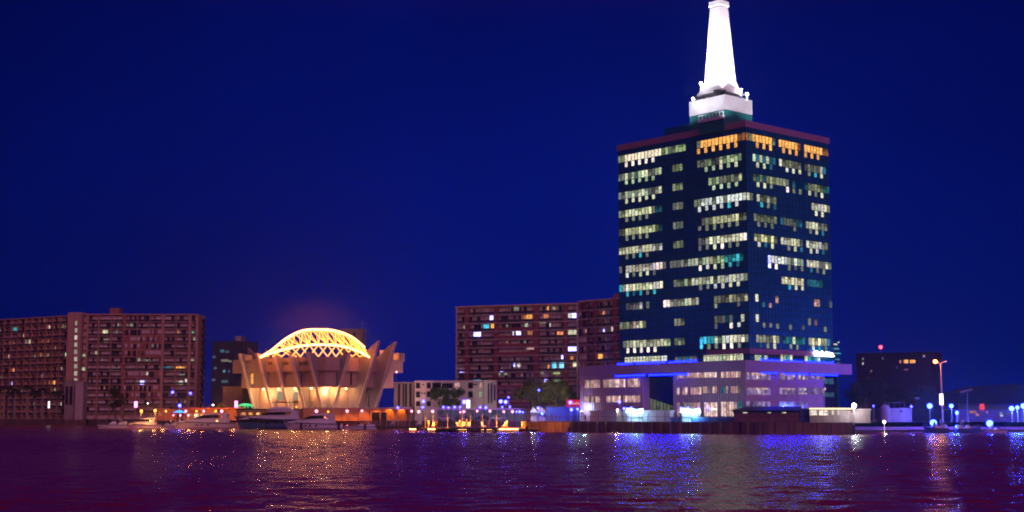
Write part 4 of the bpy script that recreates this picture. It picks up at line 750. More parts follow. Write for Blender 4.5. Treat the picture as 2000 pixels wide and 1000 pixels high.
for px, e in ((990, 500), (1050, 260), (1080, 200), (1003, 500), (905, 300), (845, 250), (950, 250), (1030, 300), (812, 200), (1065, 260), (1095, 160), (880, 200)): light('SPOT', (gx(px, 300), 298.2, 4.4), (1, .3, .02), e*13, .2, (gx(px, 300), 301, .6), 110) if px < 1030 else light('SPOT', (gx(px, 290), 288, 4.2), (1, .3, .03), e*3, .2, (gx(px, 294), 295, .8), 100)
posts = [743, 755, 790, 800, 813, 831, 846, 874, 903, 919, 943, 970]
for i, px in enumerate(posts):
    Y = 303 if px > 825 else 324; g = G(); zb_ = .75 if px > 825 else 1.0; x = gx(px, Y); r = empty('deck_post', 'slim orange-lit pole on the deck, number order left to right', 'pole', (x, Y, zb_), 0, 'slim poles along the deck')
    r['label'] = ['first', 'second', 'third', 'fourth', 'fifth', 'sixth', 'seventh', 'eighth', 'ninth', 'tenth', 'eleventh', 'twelfth'][i]+' from left of the slim orange-lit poles along the deck'
    g.tube((0, 0, 0), (0, 0, zat(807+(i % 3), Y)-zb_), .09, .07, 6); g.build('shaft', M['pale'], r); g = G(); g.ball((0, 0, zat(807+(i % 3), Y)-zb_), .12); g.build('cap', M['steel'], r)
def chair(px, Y, z, rz, label):
    r = empty('deck_chair', label, 'chair', (gx(px, Y), Y, z), rz, 'pale chairs out on the deck')
    g = G(); g.box(-.3, .3, -.3, .35, .38, .48); g.build('seat', M['tent'], r); g = G(); g.prism([(-.3, .3, .45), (.3, .3, .45), (.3, .75, 1.25), (-.3, .75, 1.25)], (0, .07, .03)); g.build('backrest', M['tent'], r)
    for x in (-.27, .27):
        for y in (-.27, .3): g = G(); g.tube((x, y, 0), (x, y, .4), .035); g.build('leg', M['steel'], r)
chn = ['leftmost', 'second from left', 'third from left', 'fourth from left', 'fifth from left', 'sixth from left', 'seventh from left', 'eighth from left', 'ninth from left', 'rightmost']
for i, px in enumerate((764, 815, 821, 846, 897, 904, 914, 945, 983, 1022)): chair(px, 326 if px < 825 else 301, 1.0 if px < 825 else .75, random.uniform(-1, 1), chn[i]+' of the pale chairs standing on the lit deck')
# ------------------------------------------------------------------ people: one skinned body each
def body_mesh(name, pose):
    V_ = [(0, 0, .95, .13), (0, .01, 1.2, .14), (0, 0, 1.42, .11), (0, 0, 1.52, .055), (0, -.01, 1.66, .1), (0, 0, 1.75, .06),
          (.1, 0, .9, .1), (.12+pose*.05, -.05*pose, .5, .065), (.13+pose*.1, .02, .08, .045), (.14+pose*.1, -.12, .04, .04), (-.1, 0, .9, .1), (-.12, .06*pose, .5, .065), (-.13-pose*.06, .05, .08, .045), (-.14-pose*.06, -.09, .04, .04),
          (.19, 0, 1.4, .06), (.26, -.02, 1.13, .045), (.25, -.14-.1*pose, .9, .035), (-.19, 0, 1.4, .06), (-.26, -.02, 1.13, .045), (-.24, -.16, .92+.1*pose, .035)]
    E2 = [(0, 1), (1, 2), (2, 3), (3, 4), (4, 5), (0, 6), (6, 7), (7, 8), (8, 9), (0, 10), (10, 11), (11, 12), (12, 13), (2, 14), (14, 15), (15, 16), (2, 17), (17, 18), (18, 19)]
    me = bpy.data.meshes.new(name); me.from_pydata([v[:3] for v in V_], E2, []); o = bpy.data.objects.new(name, me); col.objects.link(o); sk = o.modifiers.new('s', 'SKIN')
    for i, v in enumerate(V_): me.skin_vertices[0].data[i].radius = (v[3], v[3])
    me.skin_vertices[0].data[0].use_root = True; o.modifiers.new('u', 'SUBSURF').levels = 1; dg = bpy.context.evaluated_depsgraph_get(); m2 = bpy.data.meshes.new_from_object(o.evaluated_get(dg)); bpy.data.objects.remove(o); return m2
bm_ = [body_mesh('person', p_) for p_ in (0, 1, .5)]
def person(px, Y, z, rz, ma, label, k=0):
    me = bm_[k].copy(); me.materials.clear(); me.materials.append(M[ma]); o = bpy.data.objects.new('person', me); col.objects.link(o); o.location = (gx(px, Y), Y, z); o.rotation_euler = (0, 0, rz); tag(o, label, 'person', 'people out on the waterfront')
for a in ((729, 324, 1.0, .3, 'skin', 'dim person standing at the left end of the dark pontoon', 0), (746, 324, 1.0, 0, 'skin', 'person in dark clothes by the second pole on the dark pontoon', 1), (771, 323, 1.0, 1, 'bright', 'person in pale clothes on the dark pontoon, left of the one in red light', 2),
          (778, 323, 1.0, 2, 'bright', 'person in pale clothes on the dark pontoon between the poles', 0), (785, 323, 1.0, 2, 'orange', 'person in orange standing on the dark pontoon', 1), (837, 301, .75, .4, 'bright', 'person in white between the two pontoons on the lit deck', 0),
          (853, 300, .75, 2, 'skin', 'dark-clothed person on the lit deck right of the person in white', 1), (898, 299, .75, 0, 'bright', 'pale-clothed person by the left end of the jutting pontoon', 2), (912, 299, .75, 1, 'bright', 'pale-clothed person near the middle of the jutting pontoon', 1),
          (955, 299, .75, 1, 'skin', 'dark figure by the right end of the jutting pontoon', 0), (990, 299, .75, 2, 'bright', 'person in white at the brightest strip light', 1), (1077, 301, GZ, 0, 'redband', 'person in red behind the fence before the blue container, on the left', 0), (1085, 301, GZ, 2, 'redband', 'person in red behind the fence before the blue container, on the right', 2), (1143, 296, GZ, 1, 'redband', 'dark red figure behind the fence at the podium corner', 1),
          (1322, 276, GZ, 1, 'skin', 'dark figure standing at the left of the right-hand kiosk', 0)): person(*a)
# ------------------------------------------------------------------ boats
def boat(name, label, px0, px1, Y, H, hullm, bow=-1, style='cruiser', beam=None, cat='boat', rz=0):
    H = H*1.0
    x0 = gx(px0, Y); x1 = gx(px1, Y); Ln = abs(x1-x0); bm = beam or Ln*.27; r = empty(name, label, cat, ((x0+x1)/2, Y, 0), rz)
    S = lambda t: (-.5+t)*Ln*(-bow)*-1*(-1) if False else ((t-.5)*Ln*(-1 if bow < 0 else 1))   # t=0 stern, 1 bow
    fb = H*.42; rings = []
    for j in range(13):
        t = j/12; b = bm/2*(1-max(0, (t-.45)/.55)**2.2)*(.92+.08*math.sin(min(t, .5)*math.pi)); b = max(b, .03); zd = fb*(.82+.3*t*t); xk = S(min(t, .93+.0*t)); x = S(t); zk = -.3+(.25 if t > .85 else 0)
        xl = S(t-(.07*t*t)); rings.append([(x, -b, zd), (xl, -b*.86, .25*zd), (S(t-.09*t*t), -b*.5, -.2), (S(t-.09*t*t), b*.5, -.2), (xl, b*.86, .25*zd), (x, b, zd)])
    g = G(); g.loft(rings); g.add([p_ for rg in rings for p_ in (rg[0], rg[-1])], [(2*i, 2*i+1, 2*i+3, 2*i+2) for i in range(12)]); g.add(rings[0], [list(range(6))]); hl = g.build('hull', hullm, r, False)
    g = G(); g.path([(p_[0][0], p_[0][1]-.02, p_[0][2]-.1*H*.4) for p_ in rings], .05*H**.5); g.path([(p_[-1][0], p_[-1][1]+.02, p_[-1][2]-.1*H*.4) for p_ in rings], .05*H**.5); g.build('rub_rail', M['dark'], hl)
    def prof(pts, hw, ma, nm, par=r, tap=.82, ):
        g = G(); a = [(S(t), -hw*(1 if z < pts[0][1]+.1 else tap), z) for t, z in pts]; b = [(S(t), hw*(1 if z < pts[0][1]+.1 else tap), z) for t, z in pts]; n = len(pts)
        g.add(a+b, [list(range(n)), list(range(n, 2*n))[::-1]]+[(i, (i+1) % n, n+(i+1) % n, n+i) for i in range(n)]); return g.build(nm, ma, par)
    d = fb*.84; H0 = H; H = H*(.62 if style == 'fly' else .95)
    if style in ('cruiser', 'fly'):
        cab = prof([(.14, d), (.93, d+.02), (.86, d+.09*H), (.76, d+.16*H), (.64, d+.21*H), (.5, d+.24*H), (.24, d+.26*H), (.15, d+.1*H)], bm*.36, M['hull'], 'cabin', tap=.8)
        prof([(.28, d+.2*H), (.68, d+.17*H), (.6, d+.33*H), (.5, d+.44*H), (.3, d+.45*H)], bm*.29, M['tint'], 'windscreen')
        prof([(.1, d+.47*H), (.54, d+.42*H), (.5, d+.49*H), (.36, d+.54*H), (.2, d+.56*H)], bm*.31, M['hull'], 'hardtop')
        for sy in (-1, 1):
            g = G(); g.prism([(S(.12), sy*bm*.3, d), (S(.24), sy*bm*.3, d), (S(.2), sy*bm*.3, d+.55*H), (S(.14), sy*bm*.3, d+.55*H)], (0, .1*sy, 0)); g.build('arch', M['hull'], r)
    if style == 'fly':
        prof([(.2, d+.58*H), (.56, d+.56*H), (.44, d+.74*H), (.22, d+.7*H)], bm*.27, M['hull'], 'flybridge')
        prof([(.1, d+.98*H), (.5, d+.96*H), (.46, d+1.02*H), (.14, d+1.04*H)], bm*.3, M['dark'], 'sun_canopy')
        for t in (.16, .44):
            for sy in (-1, 1): g = G(); g.tube((S(t), sy*bm*.25, d+.6*H), (S(t), sy*bm*.25, d+.99*H), .05); g.build('canopy_leg', M['steel'], r)
    if style == 'open':
        prof([(.38, d), (.6, d), (.55, d+.28*H), (.42, d+.3*H)], bm*.2, M['hull'], 'console'); prof([(.5, d+.26*H), (.62, d), (.54, d+.5*H)], bm*.2, M['tint'], 'windscreen')
        prof([(.08, d), (.3, d), (.3, d+.15*H), (.08, d+.3*H)], bm*.35, M['tent'], 'seat')
        for sy in (-1, 1):
            g = G(); g.path([(S(.2), sy*bm*.36, d), (S(.27), sy*bm*.3, d+.6*H), (S(.3), 0, d+.68*H)], .05*H**.5); g.build('arch', M['hull'], r)
    g = G()
    for sy in (-1, 1):
        ps = []
        for j in range(7, 13):
            rg = rings[j]; p_ = rg[0] if sy < 0 else rg[-1]; q = (p_[0], p_[1]*.93, p_[2]+.16*H**.8+.15); ps.append(q); g.tube((p_[0], p_[1]*.93, p_[2]), q, .02, .02, 4)
        g.path(ps, .025, 4)
    g.build('bow_rail', M['steel'], r)
    if style == 'fly':
        for sy in (-1, 1):
            rr = [rings[j][0 if sy < 0 else -1] for j in range(3, 12)]; g = G(); n = len(rr); g.add([(p_[0], p_[1]*1.0+sy*.03, p_[2]*.93) for p_ in rr]+[(p_[0], p_[1]*.99+sy*.03, p_[2]*.62) for p_ in rr], [(i, i+1, n+i+1, n+i) for i in range(n-1)]); g.build('hull_window', M['tint'], hl)
    if Ln > 10:
        for t in (.42, .52, .6):
            g = G(); g.box(S(t)-.25, S(t)+.25, -bm/2*1.0-.02, -bm/2*.9, fb*.45, fb*.6); g.build('porthole', M['tint'], hl)
    return r
boat('speedboat', 'pale open speedboat with arch, leftmost of the moored boats', 188, 252, 372, 3.0, M['hull'], -1, 'open', 2.8)
boat('speedboat', 'orange-lit speedboat with a tall windscreen next to the leftmost one', 247, 313, 362, 3.2, M['hull'], -1, 'cruiser', 2.9)
boat('speedboat', 'shadowed low boat tucked right of the orange-lit speedboat', 306, 345, 378, 2.2, M['hull'], -1, 'open', 2.4)
boat('motor_yacht', 'pale sleek yacht pointing left under the restaurant lamps', 338, 462, 368, 4.6, M['hull'], -1, 'cruiser', 4.2, 'yacht')
boat('motor_yacht', 'biggest yacht with blue hull, flybridge and dark sun canopy', 458, 600, 362, 6.9, M['blue'], -1, 'fly', 4.8, 'yacht')
boat('motor_yacht', 'white cruiser with portholes in front of the blue-hulled yacht', 553, 668, 345, 4.4, M['hull'], -1, 'cruiser', 4.0, 'yacht')
boat('speedboat', 'small white boat with a box cabin right of the white cruiser', 670, 737, 346, 2.2, M['hull'], -1, 'open', 2.4)
boat('work_boat', 'dark work boat below the brightest blue lamp', 1803, 1850, 276, 2.6, M['blue'], -1, 'open', 2.2)
boat('work_boat', 'dim boat moored between the two brightest blue lamps', 1866, 1916, 277, 2.4, M['blue'], 1, 'open', 2.2)
boat('dinghy', 'low dark dinghy with lit side at the far right', 1925, 1968, 274, 1.6, M['hull'], 1, 'open', 1.8)
for i, (px, Y, yt, nm) in enumerate(((589, 343, 828, 'left bow of the white cruiser'), (662, 343, 829, 'stern of the white cruiser'), (520, 355, 830, 'middle of the blue-hulled yacht'), (713, 343, 831, 'stern of the small box-cabin boat'), (1029, 287, 836, 'right end of the lit deck'), (816, 320, 838, 'gap between the two pontoons'), (948, 286, 838, 'front of the jutting pontoon'), (1112, 283, 838, 'foot of the sheet-pile wall'), (1667, 253, 833, 'right-hand end of the sheet-pile wall'))):
    g = G(); x = gx(px, Y); g.tube((x, Y, -1.5), (x, Y, zat(yt, Y)+.2), .28, .26, 10); g.ball((x, Y, zat(yt, Y)+.2), .27, .5); tag(g.build('mooring_pile', M['black']), 'dark round mooring pile at the '+nm, 'mooring pile', 'mooring piles in the water')
g = G()
# ------------------------------------------------------------------ lamps
ORD = ['first', 'second', 'third', 'fourth', 'fifth', 'sixth', 'seventh', 'eighth', 'ninth', 'tenth', 'eleventh', 'twelfth', 'thirteenth', 'fourteenth', 'fifteenth', 'sixteenth']
CL_ = dict(B=(.35, .45, 1), M=(1, .35, .4), O=(1, .4, .08), W=(1, .8, .6), V=(.08, .2, 1), F=(.9, .92, 1))
def lamp(px, py, r, ch, Y, label, base=GZ, grp=None, e=0, arm=False):
    P = atY(px, py, Y); rr = r/FP*Y*(.8 if ch == 'V' else .54); t_ = empty('street_lamp', label, 'lamp', (P.x, Y, base), 0, grp)
    g = G(); g.tube((0, 0, 0), (0, 0, P.z-base-rr), .07, .045); g.box(-.14, .14, -.14, .14, 0, .2); g.build('pole', M['pole'], t_)
    g = G(); g.ball((0, 0, P.z-base), rr, 1, 12, 8); g.build('globe', E_[ch], t_)
    g = G(); g.tube((0, 0, P.z-base+rr*.9), (0, 0, P.z-base+rr*1.15), rr*.35, rr*.1, 8); g.build('cap', M['dark'], t_)
    if e: light('POINT', (P.x, Y-rr-.35, P.z-.1), CL_[ch], e*{'V': 7, 'M': .4, 'B': .5}.get(ch, 1), .15)
    return t_
def rowlamps(lst, Y, desc, grp, base=GZ):
    for i, (px, py, r, ch, e) in enumerate(sorted(lst)): lamp(px, py, r, ch, Y, ORD[i]+' from left of the '+desc, base, grp, e)
lamp(276, 803, 4.5, 'O', 359, 'orange globe lamp on a mooring post, left of the pair by the orange-lit speedboat', -.5, None, 900); lamp(303, 802, 4.5, 'O', 358, 'orange globe lamp on a mooring post, right of the pair by the orange-lit speedboat', -.5, None, 1000)
rowlamps([(324, 803, 3, 'O', 30), (363, 803, 4, 'M', 60), (384, 803, 2.6, 'O', 0), (398, 803, 4, 'M', 60), (421, 803, 3.3, 'O', 30), (433, 803, 5, 'M', 120)], 386, 'warm globe lamps above the moored boats', 'warm globes above the boats')
rowlamps([(338.5, 811, 2.6, 'M', 0), (352, 811, 3, 'M', 30), (368, 811, 3, 'M', 30), (383, 811, 2.6, 'O', 0), (398.5, 811.5, 3.2, 'M', 30)], 390, 'small lamps under the restaurant eaves', 'small lamps under the eaves')
lamp(337, 766, 4.6, 'B', 430, 'taller blue-rimmed globe lamp before the brown flats, left one of two', GZ, None, 60); lamp(372, 768, 4, 'B', 430, 'taller blue-rimmed globe lamp before the brown flats, right one of two', GZ, None, 60)
lamp(351, 792, 5.5, 'B', 390, 'blue-white globe lamp directly above the blue umbrella', GZ, None, 120)
lamp(288.5, 788, 2, 'W', 410, 'tiny white lamp above the orange-lit speedboat'); lamp(416, 791, 2.8, 'W', 400, 'small white lamp over the restaurant roof'); lamp(424, 822, 2.6, 'O', 362, 'tiny amber lamp low over the sleek pale yacht', .0)
lamp(579, 795, 2.6, 'O', 368, 'amber lamp beside the dark sun canopy of the biggest yacht'); lamp(678-64.6, 832, .1, 'W', 350, 'x') if False else None
rowlamps([(618, 803, 5.2, 'M', 150), (641, 804, 2.8, 'O', 30), (678, 803, 4.6, 'M', 90), (707, 802.5, 4, 'M', 90)], 370, 'pinkish lamps along the orange terrace wall', 'lamps along the terrace wall')
lamp(678, 832, 3, 'M', 349, 'low pink lamp right beside the white cruiser', .0)
rowlamps([(804, 803, 4, 'M', 70), (818, 804, 4.6, 'M', 90), (845, 803.5, 4.4, 'M', 90), (932, 803, 3.3, 'M', 40), (957, 803, 4.2, 'M', 80), (984, 804, 3.6, 'M', 60), (1001, 804, 4.4, 'M', 90), (906, 804, 4.4, 'M', 80), (899, 805, 3, 'M', 0)], 340, 'low pink globe lamps in front of the pavilion', 'pink globes before the pavilion')
rowlamps([(777, 796, 3.8, 'B', 40), (826, 795.5, 4, 'B', 40), (866, 795, 3.8, 'B', 40), (876, 796, 3.3, 'B', 0), (888, 795, 4, 'B', 40), (899, 795, 2.8, 'B', 0), (938, 795.5, 3.8, 'B', 40), (949, 796, 4.4, 'B', 40), (981, 795, 3.2, 'B', 40), (996, 794.5, 3.2, 'B', 40)], 338, 'blue-rimmed globe lamps level with the pavilion roof', 'blue-rimmed globes at pavilion roof height')
lamp(827, 784, 5, 'B', 337, 'blue-rimmed globe highest above the left end of the pavilion', GZ, None, 60)
lamp(907, 785, 7.6, 'B', 336, 'big blue-white globe beside the white light box over the pavilion', GZ, None, 350)
lamp(978, 784, 6.8, 'B', 337, 'left one of the twin big blue-white globes above the pavilion', GZ, None, 250); lamp(987.5, 785, 6.4, 'B', 336, 'right one of the twin big blue-white globes above the pavilion', GZ, None, 250)
lamp(993, 776, 3, 'B', 338, 'small violet lamp just above the twin big globes'); lamp(1051, 797, 5, 'B', 318, 'blue-rimmed globe in front of the white tents', GZ, None, 100); lamp(1059, 808, 2.8, 'V', 316, 'little blue lamp low between the tents and container')
lamp(1052.5, 762, 3.2, 'B', 330, 'violet-rimmed lamp high in front of the leafy tree'); light('SPOT', (gx(1058, 350), 346, 8), (1, .8, .5), 12000, .4, (gx(1060, 372), 372, 9), 62); light('SPOT', (gx(870, 370), 366, 6), (1, .8, .55), 6000, .4, (gx(870, 385), 385, 7), 60)
for i, (px, py, r_) in enumerate(((1009, 804, 3.2), (1015, 804, 4.6), (1021, 805, 3))): lamp(px, py, r_, 'B', 330, ['left', 'middle', 'right'][i]+' lamp of the tight blue trio at the right end of the pavilion', GZ, None, 60)
lamp(1114, 786, 6.2, 'B', 314, 'big violet-rimmed globe in front of the red billboard', GZ, None, 100); lamp(1116, 800, 5.6, 'B', 313, 'violet-rimmed globe directly below the red billboard', GZ, None, 120); lamp(1128, 799, 4.4, 'B', 312, 'violet-rimmed globe below the right edge of the billboard', GZ, None, 80)
lamp(1210, 785, 5, 'B', 286, 'single violet-rimmed globe before the left podium windows', GZ, None, 40)
lamp(1206, 801, 4, 'W', 284, 'warm white lamp left of the left kiosk', GZ, None, 500); lamp(1219, 798, 4.8, 'B', 285, 'globe lamp touching the left end of the left kiosk', GZ, None, 80); lamp(1233, 797, 4.6, 'B', 285, 'globe lamp over the left kiosk fascia', GZ, None, 80)
lamp(1330, 797.5, 4.8, 'B', 275, 'globe lamp touching the left end of the right kiosk', GZ, None, 80); lamp(1344, 796.5, 4.2, 'B', 275, 'globe lamp over the middle of the right kiosk', GZ, None, 80); lamp(1364, 798.5, 4.6, 'B', 275, 'globe lamp at the right end of the right kiosk', GZ, None, 80)
lamp(774.5, 726.5, 3.2, 'M', 385, 'pink lamp high under the right corner of the hall ring', GZ, None, 120)
lamp(1668, 792, 8, 'F', 256.5, 'brightest white floodlight at the end of the site office', GZ, None, 1000)
lamp(1706, 793, 2.6, 'B', 290, 'small violet lamp right of the white floodlight'); lamp(1780, 794, 3.4, 'B', 292, 'small blue-white lamp at the right corner of the pink-lit building', GZ, None, 60)
lamp(1727, 824, 5.4, 'W', 283, 'warm white lamp low on the quay beside the pale wall', .5, None, 500)
lamp(1816, 793, 6.2, 'V', 296, 'blue-white lamp left of the hanging white light box', GZ, None, 350); lamp(1858, 793, 5, 'V', 296, 'blue-white lamp right of the hanging white light box', GZ, None, 250)
lamp(1823, 826, 8, 'V', 284, 'dazzling blue-white lamp low over the dark work boat', .5, None, 600); lamp(1933, 827, 7.6, 'V', 284, 'dazzling blue-white lamp low near the dinghy', .5, None, 500)
lamp(1847, 833, 3, 'V', 284, 'small blue lamp just right of the dazzling left lamp', .5, None, 60); lamp(1868, 833, 2.8, 'V', 284, 'small blue lamp near the dim moored boat', .5, None, 60)
lamp(1976, 798, 6, 'V', 290, 'left lamp of the bright blue cluster at the right edge', GZ, None, 400); lamp(1987, 796, 4.6, 'V', 290, 'middle lamp of the bright blue cluster at the right edge', GZ, None, 200); lamp(1999, 793, 6.4, 'V', 290, 'lamp of the bright blue cluster cut by the right edge', GZ, None, 400)
lamp(1869, 806, 4, 'V', 292, 'flat blue-white lamp below the right-hand blue lamp', GZ, None, 200)
# banner light boxes
def lightbox(px0, px1, py0, py1, Y, ma, label, base=GZ):
    x0 = gx(px0, Y); x1 = gx(px1, Y); z0 = zat(py1, Y); z1 = zat(py0, Y); r = empty('light_box', label, 'lit sign', ((x0+x1)/2, Y, base)); h_ = (x1-x0)/2
    g = G(); g.box(-h_, h_, 0, .2, z0-base, z1-base); g.build('panel', ma, r); g = G(); g.tube((0, .1, 0), (0, .1, z0-base), .06); g.build('pole', M['pole'], r)
    g = G(); g.box(-h_-.05, h_+.05, -.02, .22, z1-base, z1-base+.06); g.build('frame', M['dark'], r)
lightbox(261.5, 267.5, 784, 796, 388, E_['pinksign'], 'small pink light box on a pole above the left speedboats'); lightbox(457.5, 463.5, 783, 796, 384, E_['pinksign'], 'violet-white light box on a pole left of the hall')
lightbox(911, 918, 781, 797, 335, E_['whitesign'], 'white upright light box beside the big globe over the pavilion'); lightbox(1836.5, 1843.5, 769, 791, 288, E_['whitesign'], 'white upright light box on the tall street lamp column', GZ)
lightbox(93, 96, 784, 797, 520, E_['whitesign'], 'thin pale light box among the palm trunks')
# blue umbrella and green lit sculpture
P = atY(351, 802, 388); r = empty('parasol', 'glowing blue parasol beside the restaurant', 'umbrella', (P.x, P.y, GZ)); g = G(); zt_ = zat(800.5, 388)-GZ
g.add([(1.9*math.cos(i*math.pi/4), 1.9*math.sin(i*math.pi/4), zt_-.75) for i in range(8)]+[(0, 0, zt_)], [(i, (i+1) % 8, 8) for i in range(8)]); g.build('canopy', E_['umb'], r); g = G(); g.tube((0, 0, 0), (0, 0, zt_), .05); g.build('pole', M['steel'], r)
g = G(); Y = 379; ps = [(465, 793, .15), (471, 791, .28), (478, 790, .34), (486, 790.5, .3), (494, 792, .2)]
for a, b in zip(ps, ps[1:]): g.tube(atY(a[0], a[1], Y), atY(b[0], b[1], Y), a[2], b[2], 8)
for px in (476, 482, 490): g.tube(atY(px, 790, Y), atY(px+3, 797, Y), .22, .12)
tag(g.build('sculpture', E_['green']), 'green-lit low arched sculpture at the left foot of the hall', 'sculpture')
# tall sodium street lamp at right and solar lamp
P = atY(1836, 712, 289); r = empty('street_lamp', 'tall double-armed street lamp with one orange head lit', 'street lamp', (P.x+.0, 289, GZ)); zt_ = P.z-GZ
g = G(); g.tube((.2, 0, 0), (.1, 0, zt_), .16, .09, 8); g.build('pole', M['tan'], r)
g = G(); g.path([(.1, 0, zt_), (-.3, 0, zt_+.45), (-.8, 0, zt_+.55)], .05); g.path([(.1, 0, zt_), (.5, 0, zt_+.45), (1.0, 0, zt_+.6)], .05); g.build('arm', M['tan'], r)
g = G(); g.ball((-.95, 0, zt_+.6), .42, .9); g.build('lamp_head', E_['sodium'], r); g = G(); g.ball((1.2, 0, zt_+.65), .25, .5); g.build('lamp_head', M['pale'], r)
light('POINT', (P.x-.9, 288, P.z+.2), (1, .3, .06), 900, .25)
P = atY(1889, 765, 282); r = empty('solar_lamp', 'solar street lamp with a tilted twin panel in blue light', 'street lamp', (P.x, 282, GZ)); zt_ = P.z-GZ
g = G(); g.tube((0, 0, 0), (0, 0, zt_), .09, .06); g.build('pole', M['steel'], r); g = G(); g.prism([(-1.15, 0, zt_-.35), (-.1, 0, zt_+.05), (-.1, 1, zt_+.35), (-1.15, 1, zt_)], (0, 0, .05)); g.prism([(.05, 0, zt_+.05), (1.15, 0, zt_+.25), (1.15, 1, zt_+.6), (.05, 1, zt_+.35)], (0, 0, .05)); g.build('panel', M['steel'], r); g = G(); g.box(-.15, .35, -.5, 0, zt_-.6, zt_-.5); g.build('lamp_head', M['dark'], r)
def scaffold(px0, px1, py0, py1, Y, label):
    r = empty('railing', label, 'railing', (gx(px0, Y), Y, zat(py1, Y))); w_ = gx(px1, Y)-gx(px0, Y); h_ = zat(py0, Y)-zat(py1, Y); g = G(); g.tube((0, 0, h_), (w_, 0, h_), .04); g.build('top_rail', M['steel'], r)
    for i in range(5): g = G(); g.tube((w_*i/4, 0, 0), (w_*i/4, 0, h_), .03); g.build('post', M['steel'], r)
scaffold(1727, 1768, 786, 797, 301, 'thin pale roof railing over the pink-lit low building')
# street lights with triple arms behind the fence
for px, lab in ((1227, 'dark branched lamp standard before the left kiosk'), (1336, 'dark branched lamp standard before the right kiosk'), (1475, 'dark branched lamp standard behind the maroon cabin'), (1122, 'dark branched lamp standard under the billboard')):
    Y = 279 if px > 1200 else 311; P = atY(px, 790, Y); r = empty('lamp_standard', lab, 'street lamp', (P.x, Y, GZ)); zt_ = P.z-GZ; g = G(); g.tube((0, 0, 0), (0, 0, zt_), .07); g.build('pole', M['dark'], r); g = G()
    for sx in (-1, 1): g.path([(0, 0, zt_-.2), (sx*.3, 0, zt_+.25), (sx*.65, 0, zt_+.15), (sx*.75, 0, zt_-.15)], .035)
    g.build('arm', M['dark'], r)
    for sx in (-1, 1): g = G(); g.ball((sx*.75, 0, zt_-.28), .16); g.build('lamp_head', M['dark'], r)
# blue uplight patch of the podium gap and the LED wash on the water front
# ------------------------------------------------------------------ vegetation
def tree(px, Y, pyt, wpx, label, ma, n=2600, seed=1, base=GZ, trunk=.28, low=.3):
    rnd = random.Random(seed); x = gx(px, Y); Hh = zat(pyt, Y)-base; rad = wpx/2/FP*Y; r = empty('tree', label, 'tree', (x, Y, base)); g = G()
    top = (rnd.uniform(-.3, .3), 0, Hh*.55); g.tube((0, 0, 0), top, trunk, trunk*.6, 8); cl = []
    for i in range(9):
        a = i*2*math.pi/9+rnd.uniform(-.3, .3); rr = rad*rnd.uniform(.35, .8); z = Hh*rnd.uniform(low+.15, .9); e = (rr*math.cos(a), rr*math.sin(a), z); g.tube((0, 0, Hh*rnd.uniform(.25, .5)), e, trunk*.4, .05, 5); cl.append((e, rad*rnd.uniform(.28, .5)))
    cl.append(((0, 0, Hh*.82), rad*.45)); g.build('trunk', M['bark'], r); g = G()
    for k in range(n):
        c, q = rnd.choice(cl); v = Vector((rnd.gauss(0, 1), rnd.gauss(0, 1), rnd.gauss(0, .8))); v = v.normalized()*q*rnd.random()**.4; p_ = Vector(c)+v
        if p_.z > Hh: p_.z = Hh-rnd.random()*.4
        u = Vector((rnd.gauss(0, 1), rnd.gauss(0, 1), rnd.gauss(0, 1))).normalized(); w_ = u.orthogonal().normalized(); s_ = rnd.uniform(.12, .32); g.add([p_-u*s_, p_+w_*s_*.6, p_+u*s_, p_-w_*s_*.6], [(0, 1, 2, 3)])
    g.build('crown', ma, r); return r
tree(1042, 372, 736, 74, 'big olive-green leafy tree in front of the red and beige flats, left half', M['leaf'], 5200, 1); tree(1085, 368, 742, 60, 'leafy tree merging with the big olive one, nearer the podium', M['leaf'], 4000, 2); tree(1112, 360, 750, 36, 'slim green-lit tree at the podium corner', M['leaf'], 1800, 3)
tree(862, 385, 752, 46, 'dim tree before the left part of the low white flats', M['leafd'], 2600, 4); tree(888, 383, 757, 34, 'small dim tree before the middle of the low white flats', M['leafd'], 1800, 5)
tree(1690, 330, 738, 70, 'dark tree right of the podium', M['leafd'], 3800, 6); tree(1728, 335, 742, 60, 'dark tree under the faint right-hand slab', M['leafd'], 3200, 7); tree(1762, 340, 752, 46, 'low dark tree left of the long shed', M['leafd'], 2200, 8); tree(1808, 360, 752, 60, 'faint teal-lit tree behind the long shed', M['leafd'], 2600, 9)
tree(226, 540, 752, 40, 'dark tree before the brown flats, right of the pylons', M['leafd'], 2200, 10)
tree(430, 395, 782, 12, 'small yellow-green lit shrub tree right of the restaurant roof', M['leaf'], 700, 11, trunk=.08)
light('POINT', (gx(430, 391), 390, 4.5), (.7, 1, .05), 120, .2); light('POINT', (gx(1124, 355), 352, 12.5), (.6, 1, .05), 110, .2)
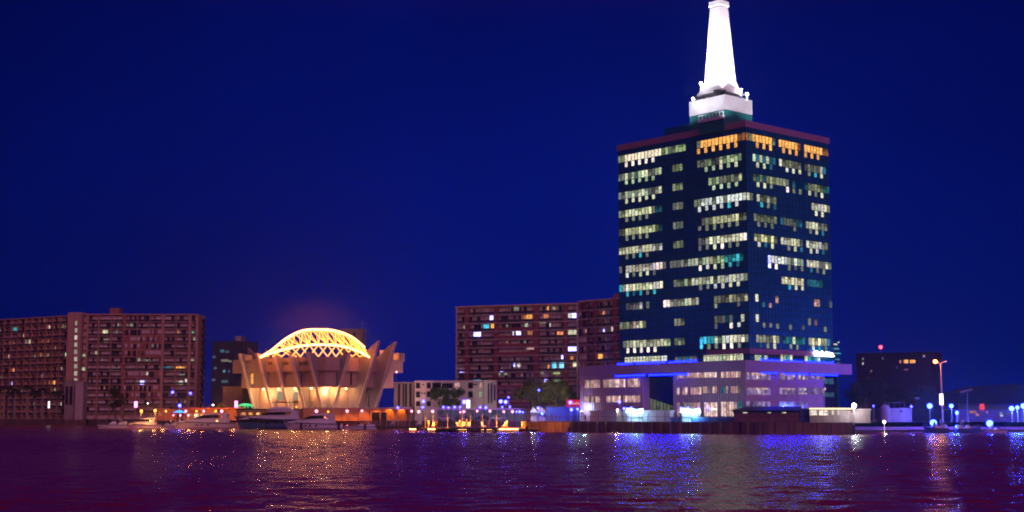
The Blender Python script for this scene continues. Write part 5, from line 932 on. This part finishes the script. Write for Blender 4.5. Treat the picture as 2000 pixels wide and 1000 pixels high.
def palm(px, Y, pyt, label, seed):
    rnd = random.Random(seed); x = gx(px, Y); Hh = zat(pyt, Y)-GZ; r = empty('palm_tree', label, 'palm tree', (x, Y, GZ), 0, 'royal palms on the left quay'); g = G(); g.tube((0, 0, 0), (0, 0, Hh*.35), .42, .5, 8); g.tube((0, 0, Hh*.35), (0, 0, Hh), .5, .26, 8); g.build('trunk', M['palmbark'], r); g = G()
    for i in range(12):
        a = i*2*math.pi/12+rnd.uniform(-.2, .2); up = rnd.uniform(.2, 1.1); L_ = rnd.uniform(2.6, 3.6); pts = [Vector((math.cos(a)*L_*t, math.sin(a)*L_*t, Hh+L_*(up*t-1.1*t*t))) for t in (0, .25, .5, .75, 1)]; g.path(pts, .05, 4); sd = Vector((-math.sin(a), math.cos(a), 0))
        for p_, q_ in zip(pts, pts[1:]):
            for f in (.0, .33, .66):
                c = p_.lerp(q_, f)
                for s_ in (-1, 1): g.add([c, c+sd*s_*.75+Vector((0, 0, -.35))+(q_-p_)*.3, c+(q_-p_)*.3], [(0, 1, 2)])
    g.build('crown', M['leafd'], r)
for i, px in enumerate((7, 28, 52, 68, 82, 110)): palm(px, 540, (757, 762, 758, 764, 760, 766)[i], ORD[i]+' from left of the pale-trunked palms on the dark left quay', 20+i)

# ------------------------------------------------------------------ night haze over the water
g = G(); g.box(-420, 420, -12, 700, -1.5, 112); hz = g.build('haze', M['water_haze'] if 'water_haze' in M else M['glass']); tag(hz, kind='stuff')
m, t, N, L = nt('night_haze'); o = N.new('ShaderNodeOutputMaterial'); v = N.new('ShaderNodeVolumePrincipled'); v.inputs['Color'].default_value = (.75, .88, 1, 1); v.inputs['Density'].default_value = .00018; v.inputs['Anisotropy'].default_value = .87
L.new(v.outputs[0], o.inputs['Volume']); hz.data.materials.clear(); hz.data.materials.append(m)

P = atY(606, 622, 402); g = G(); g.ball((0, 0, 0), 1, 1, 24, 14); sm_ = g.build('arch_glow', M['glass'], None, True, P); sm_.scale = (17, 9, 8.5); tag(sm_, kind='stuff')  # volume added and tinted red to put a glow above the arch
m, t, N, L = nt('arch_glow_haze'); o = N.new('ShaderNodeOutputMaterial'); v = N.new('ShaderNodeVolumePrincipled'); v.inputs['Color'].default_value = (1, .35, .45, 1)
tc = N.new('ShaderNodeTexCoord'); ln = N.new('ShaderNodeVectorMath'); ln.operation = 'LENGTH'; mr_ = N.new('ShaderNodeMapRange'); mr_.interpolation_type = 'SMOOTHSTEP'; mr_.inputs['From Min'].default_value = 1; mr_.inputs['From Max'].default_value = .15; mr_.inputs['To Min'].default_value = 0; mr_.inputs['To Max'].default_value = .02
n = N.new('ShaderNodeTexNoise'); n.inputs['Scale'].default_value = 2.2; n.inputs['Detail'].default_value = 3; q = N.new('ShaderNodeMath'); q.operation = 'MULTIPLY'
L.new(tc.outputs['Object'], ln.inputs[0]); L.new(ln.outputs['Value'], mr_.inputs[0]); L.new(tc.outputs['Object'], n.inputs['Vector']); L.new(mr_.outputs[0], q.inputs[0]); L.new(n.outputs['Fac'], q.inputs[1]); L.new(q.outputs[0], v.inputs['Density'])
v.inputs['Anisotropy'].default_value = 0; L.new(v.outputs[0], o.inputs['Volume']); sm_.data.materials.clear(); sm_.data.materials.append(m)
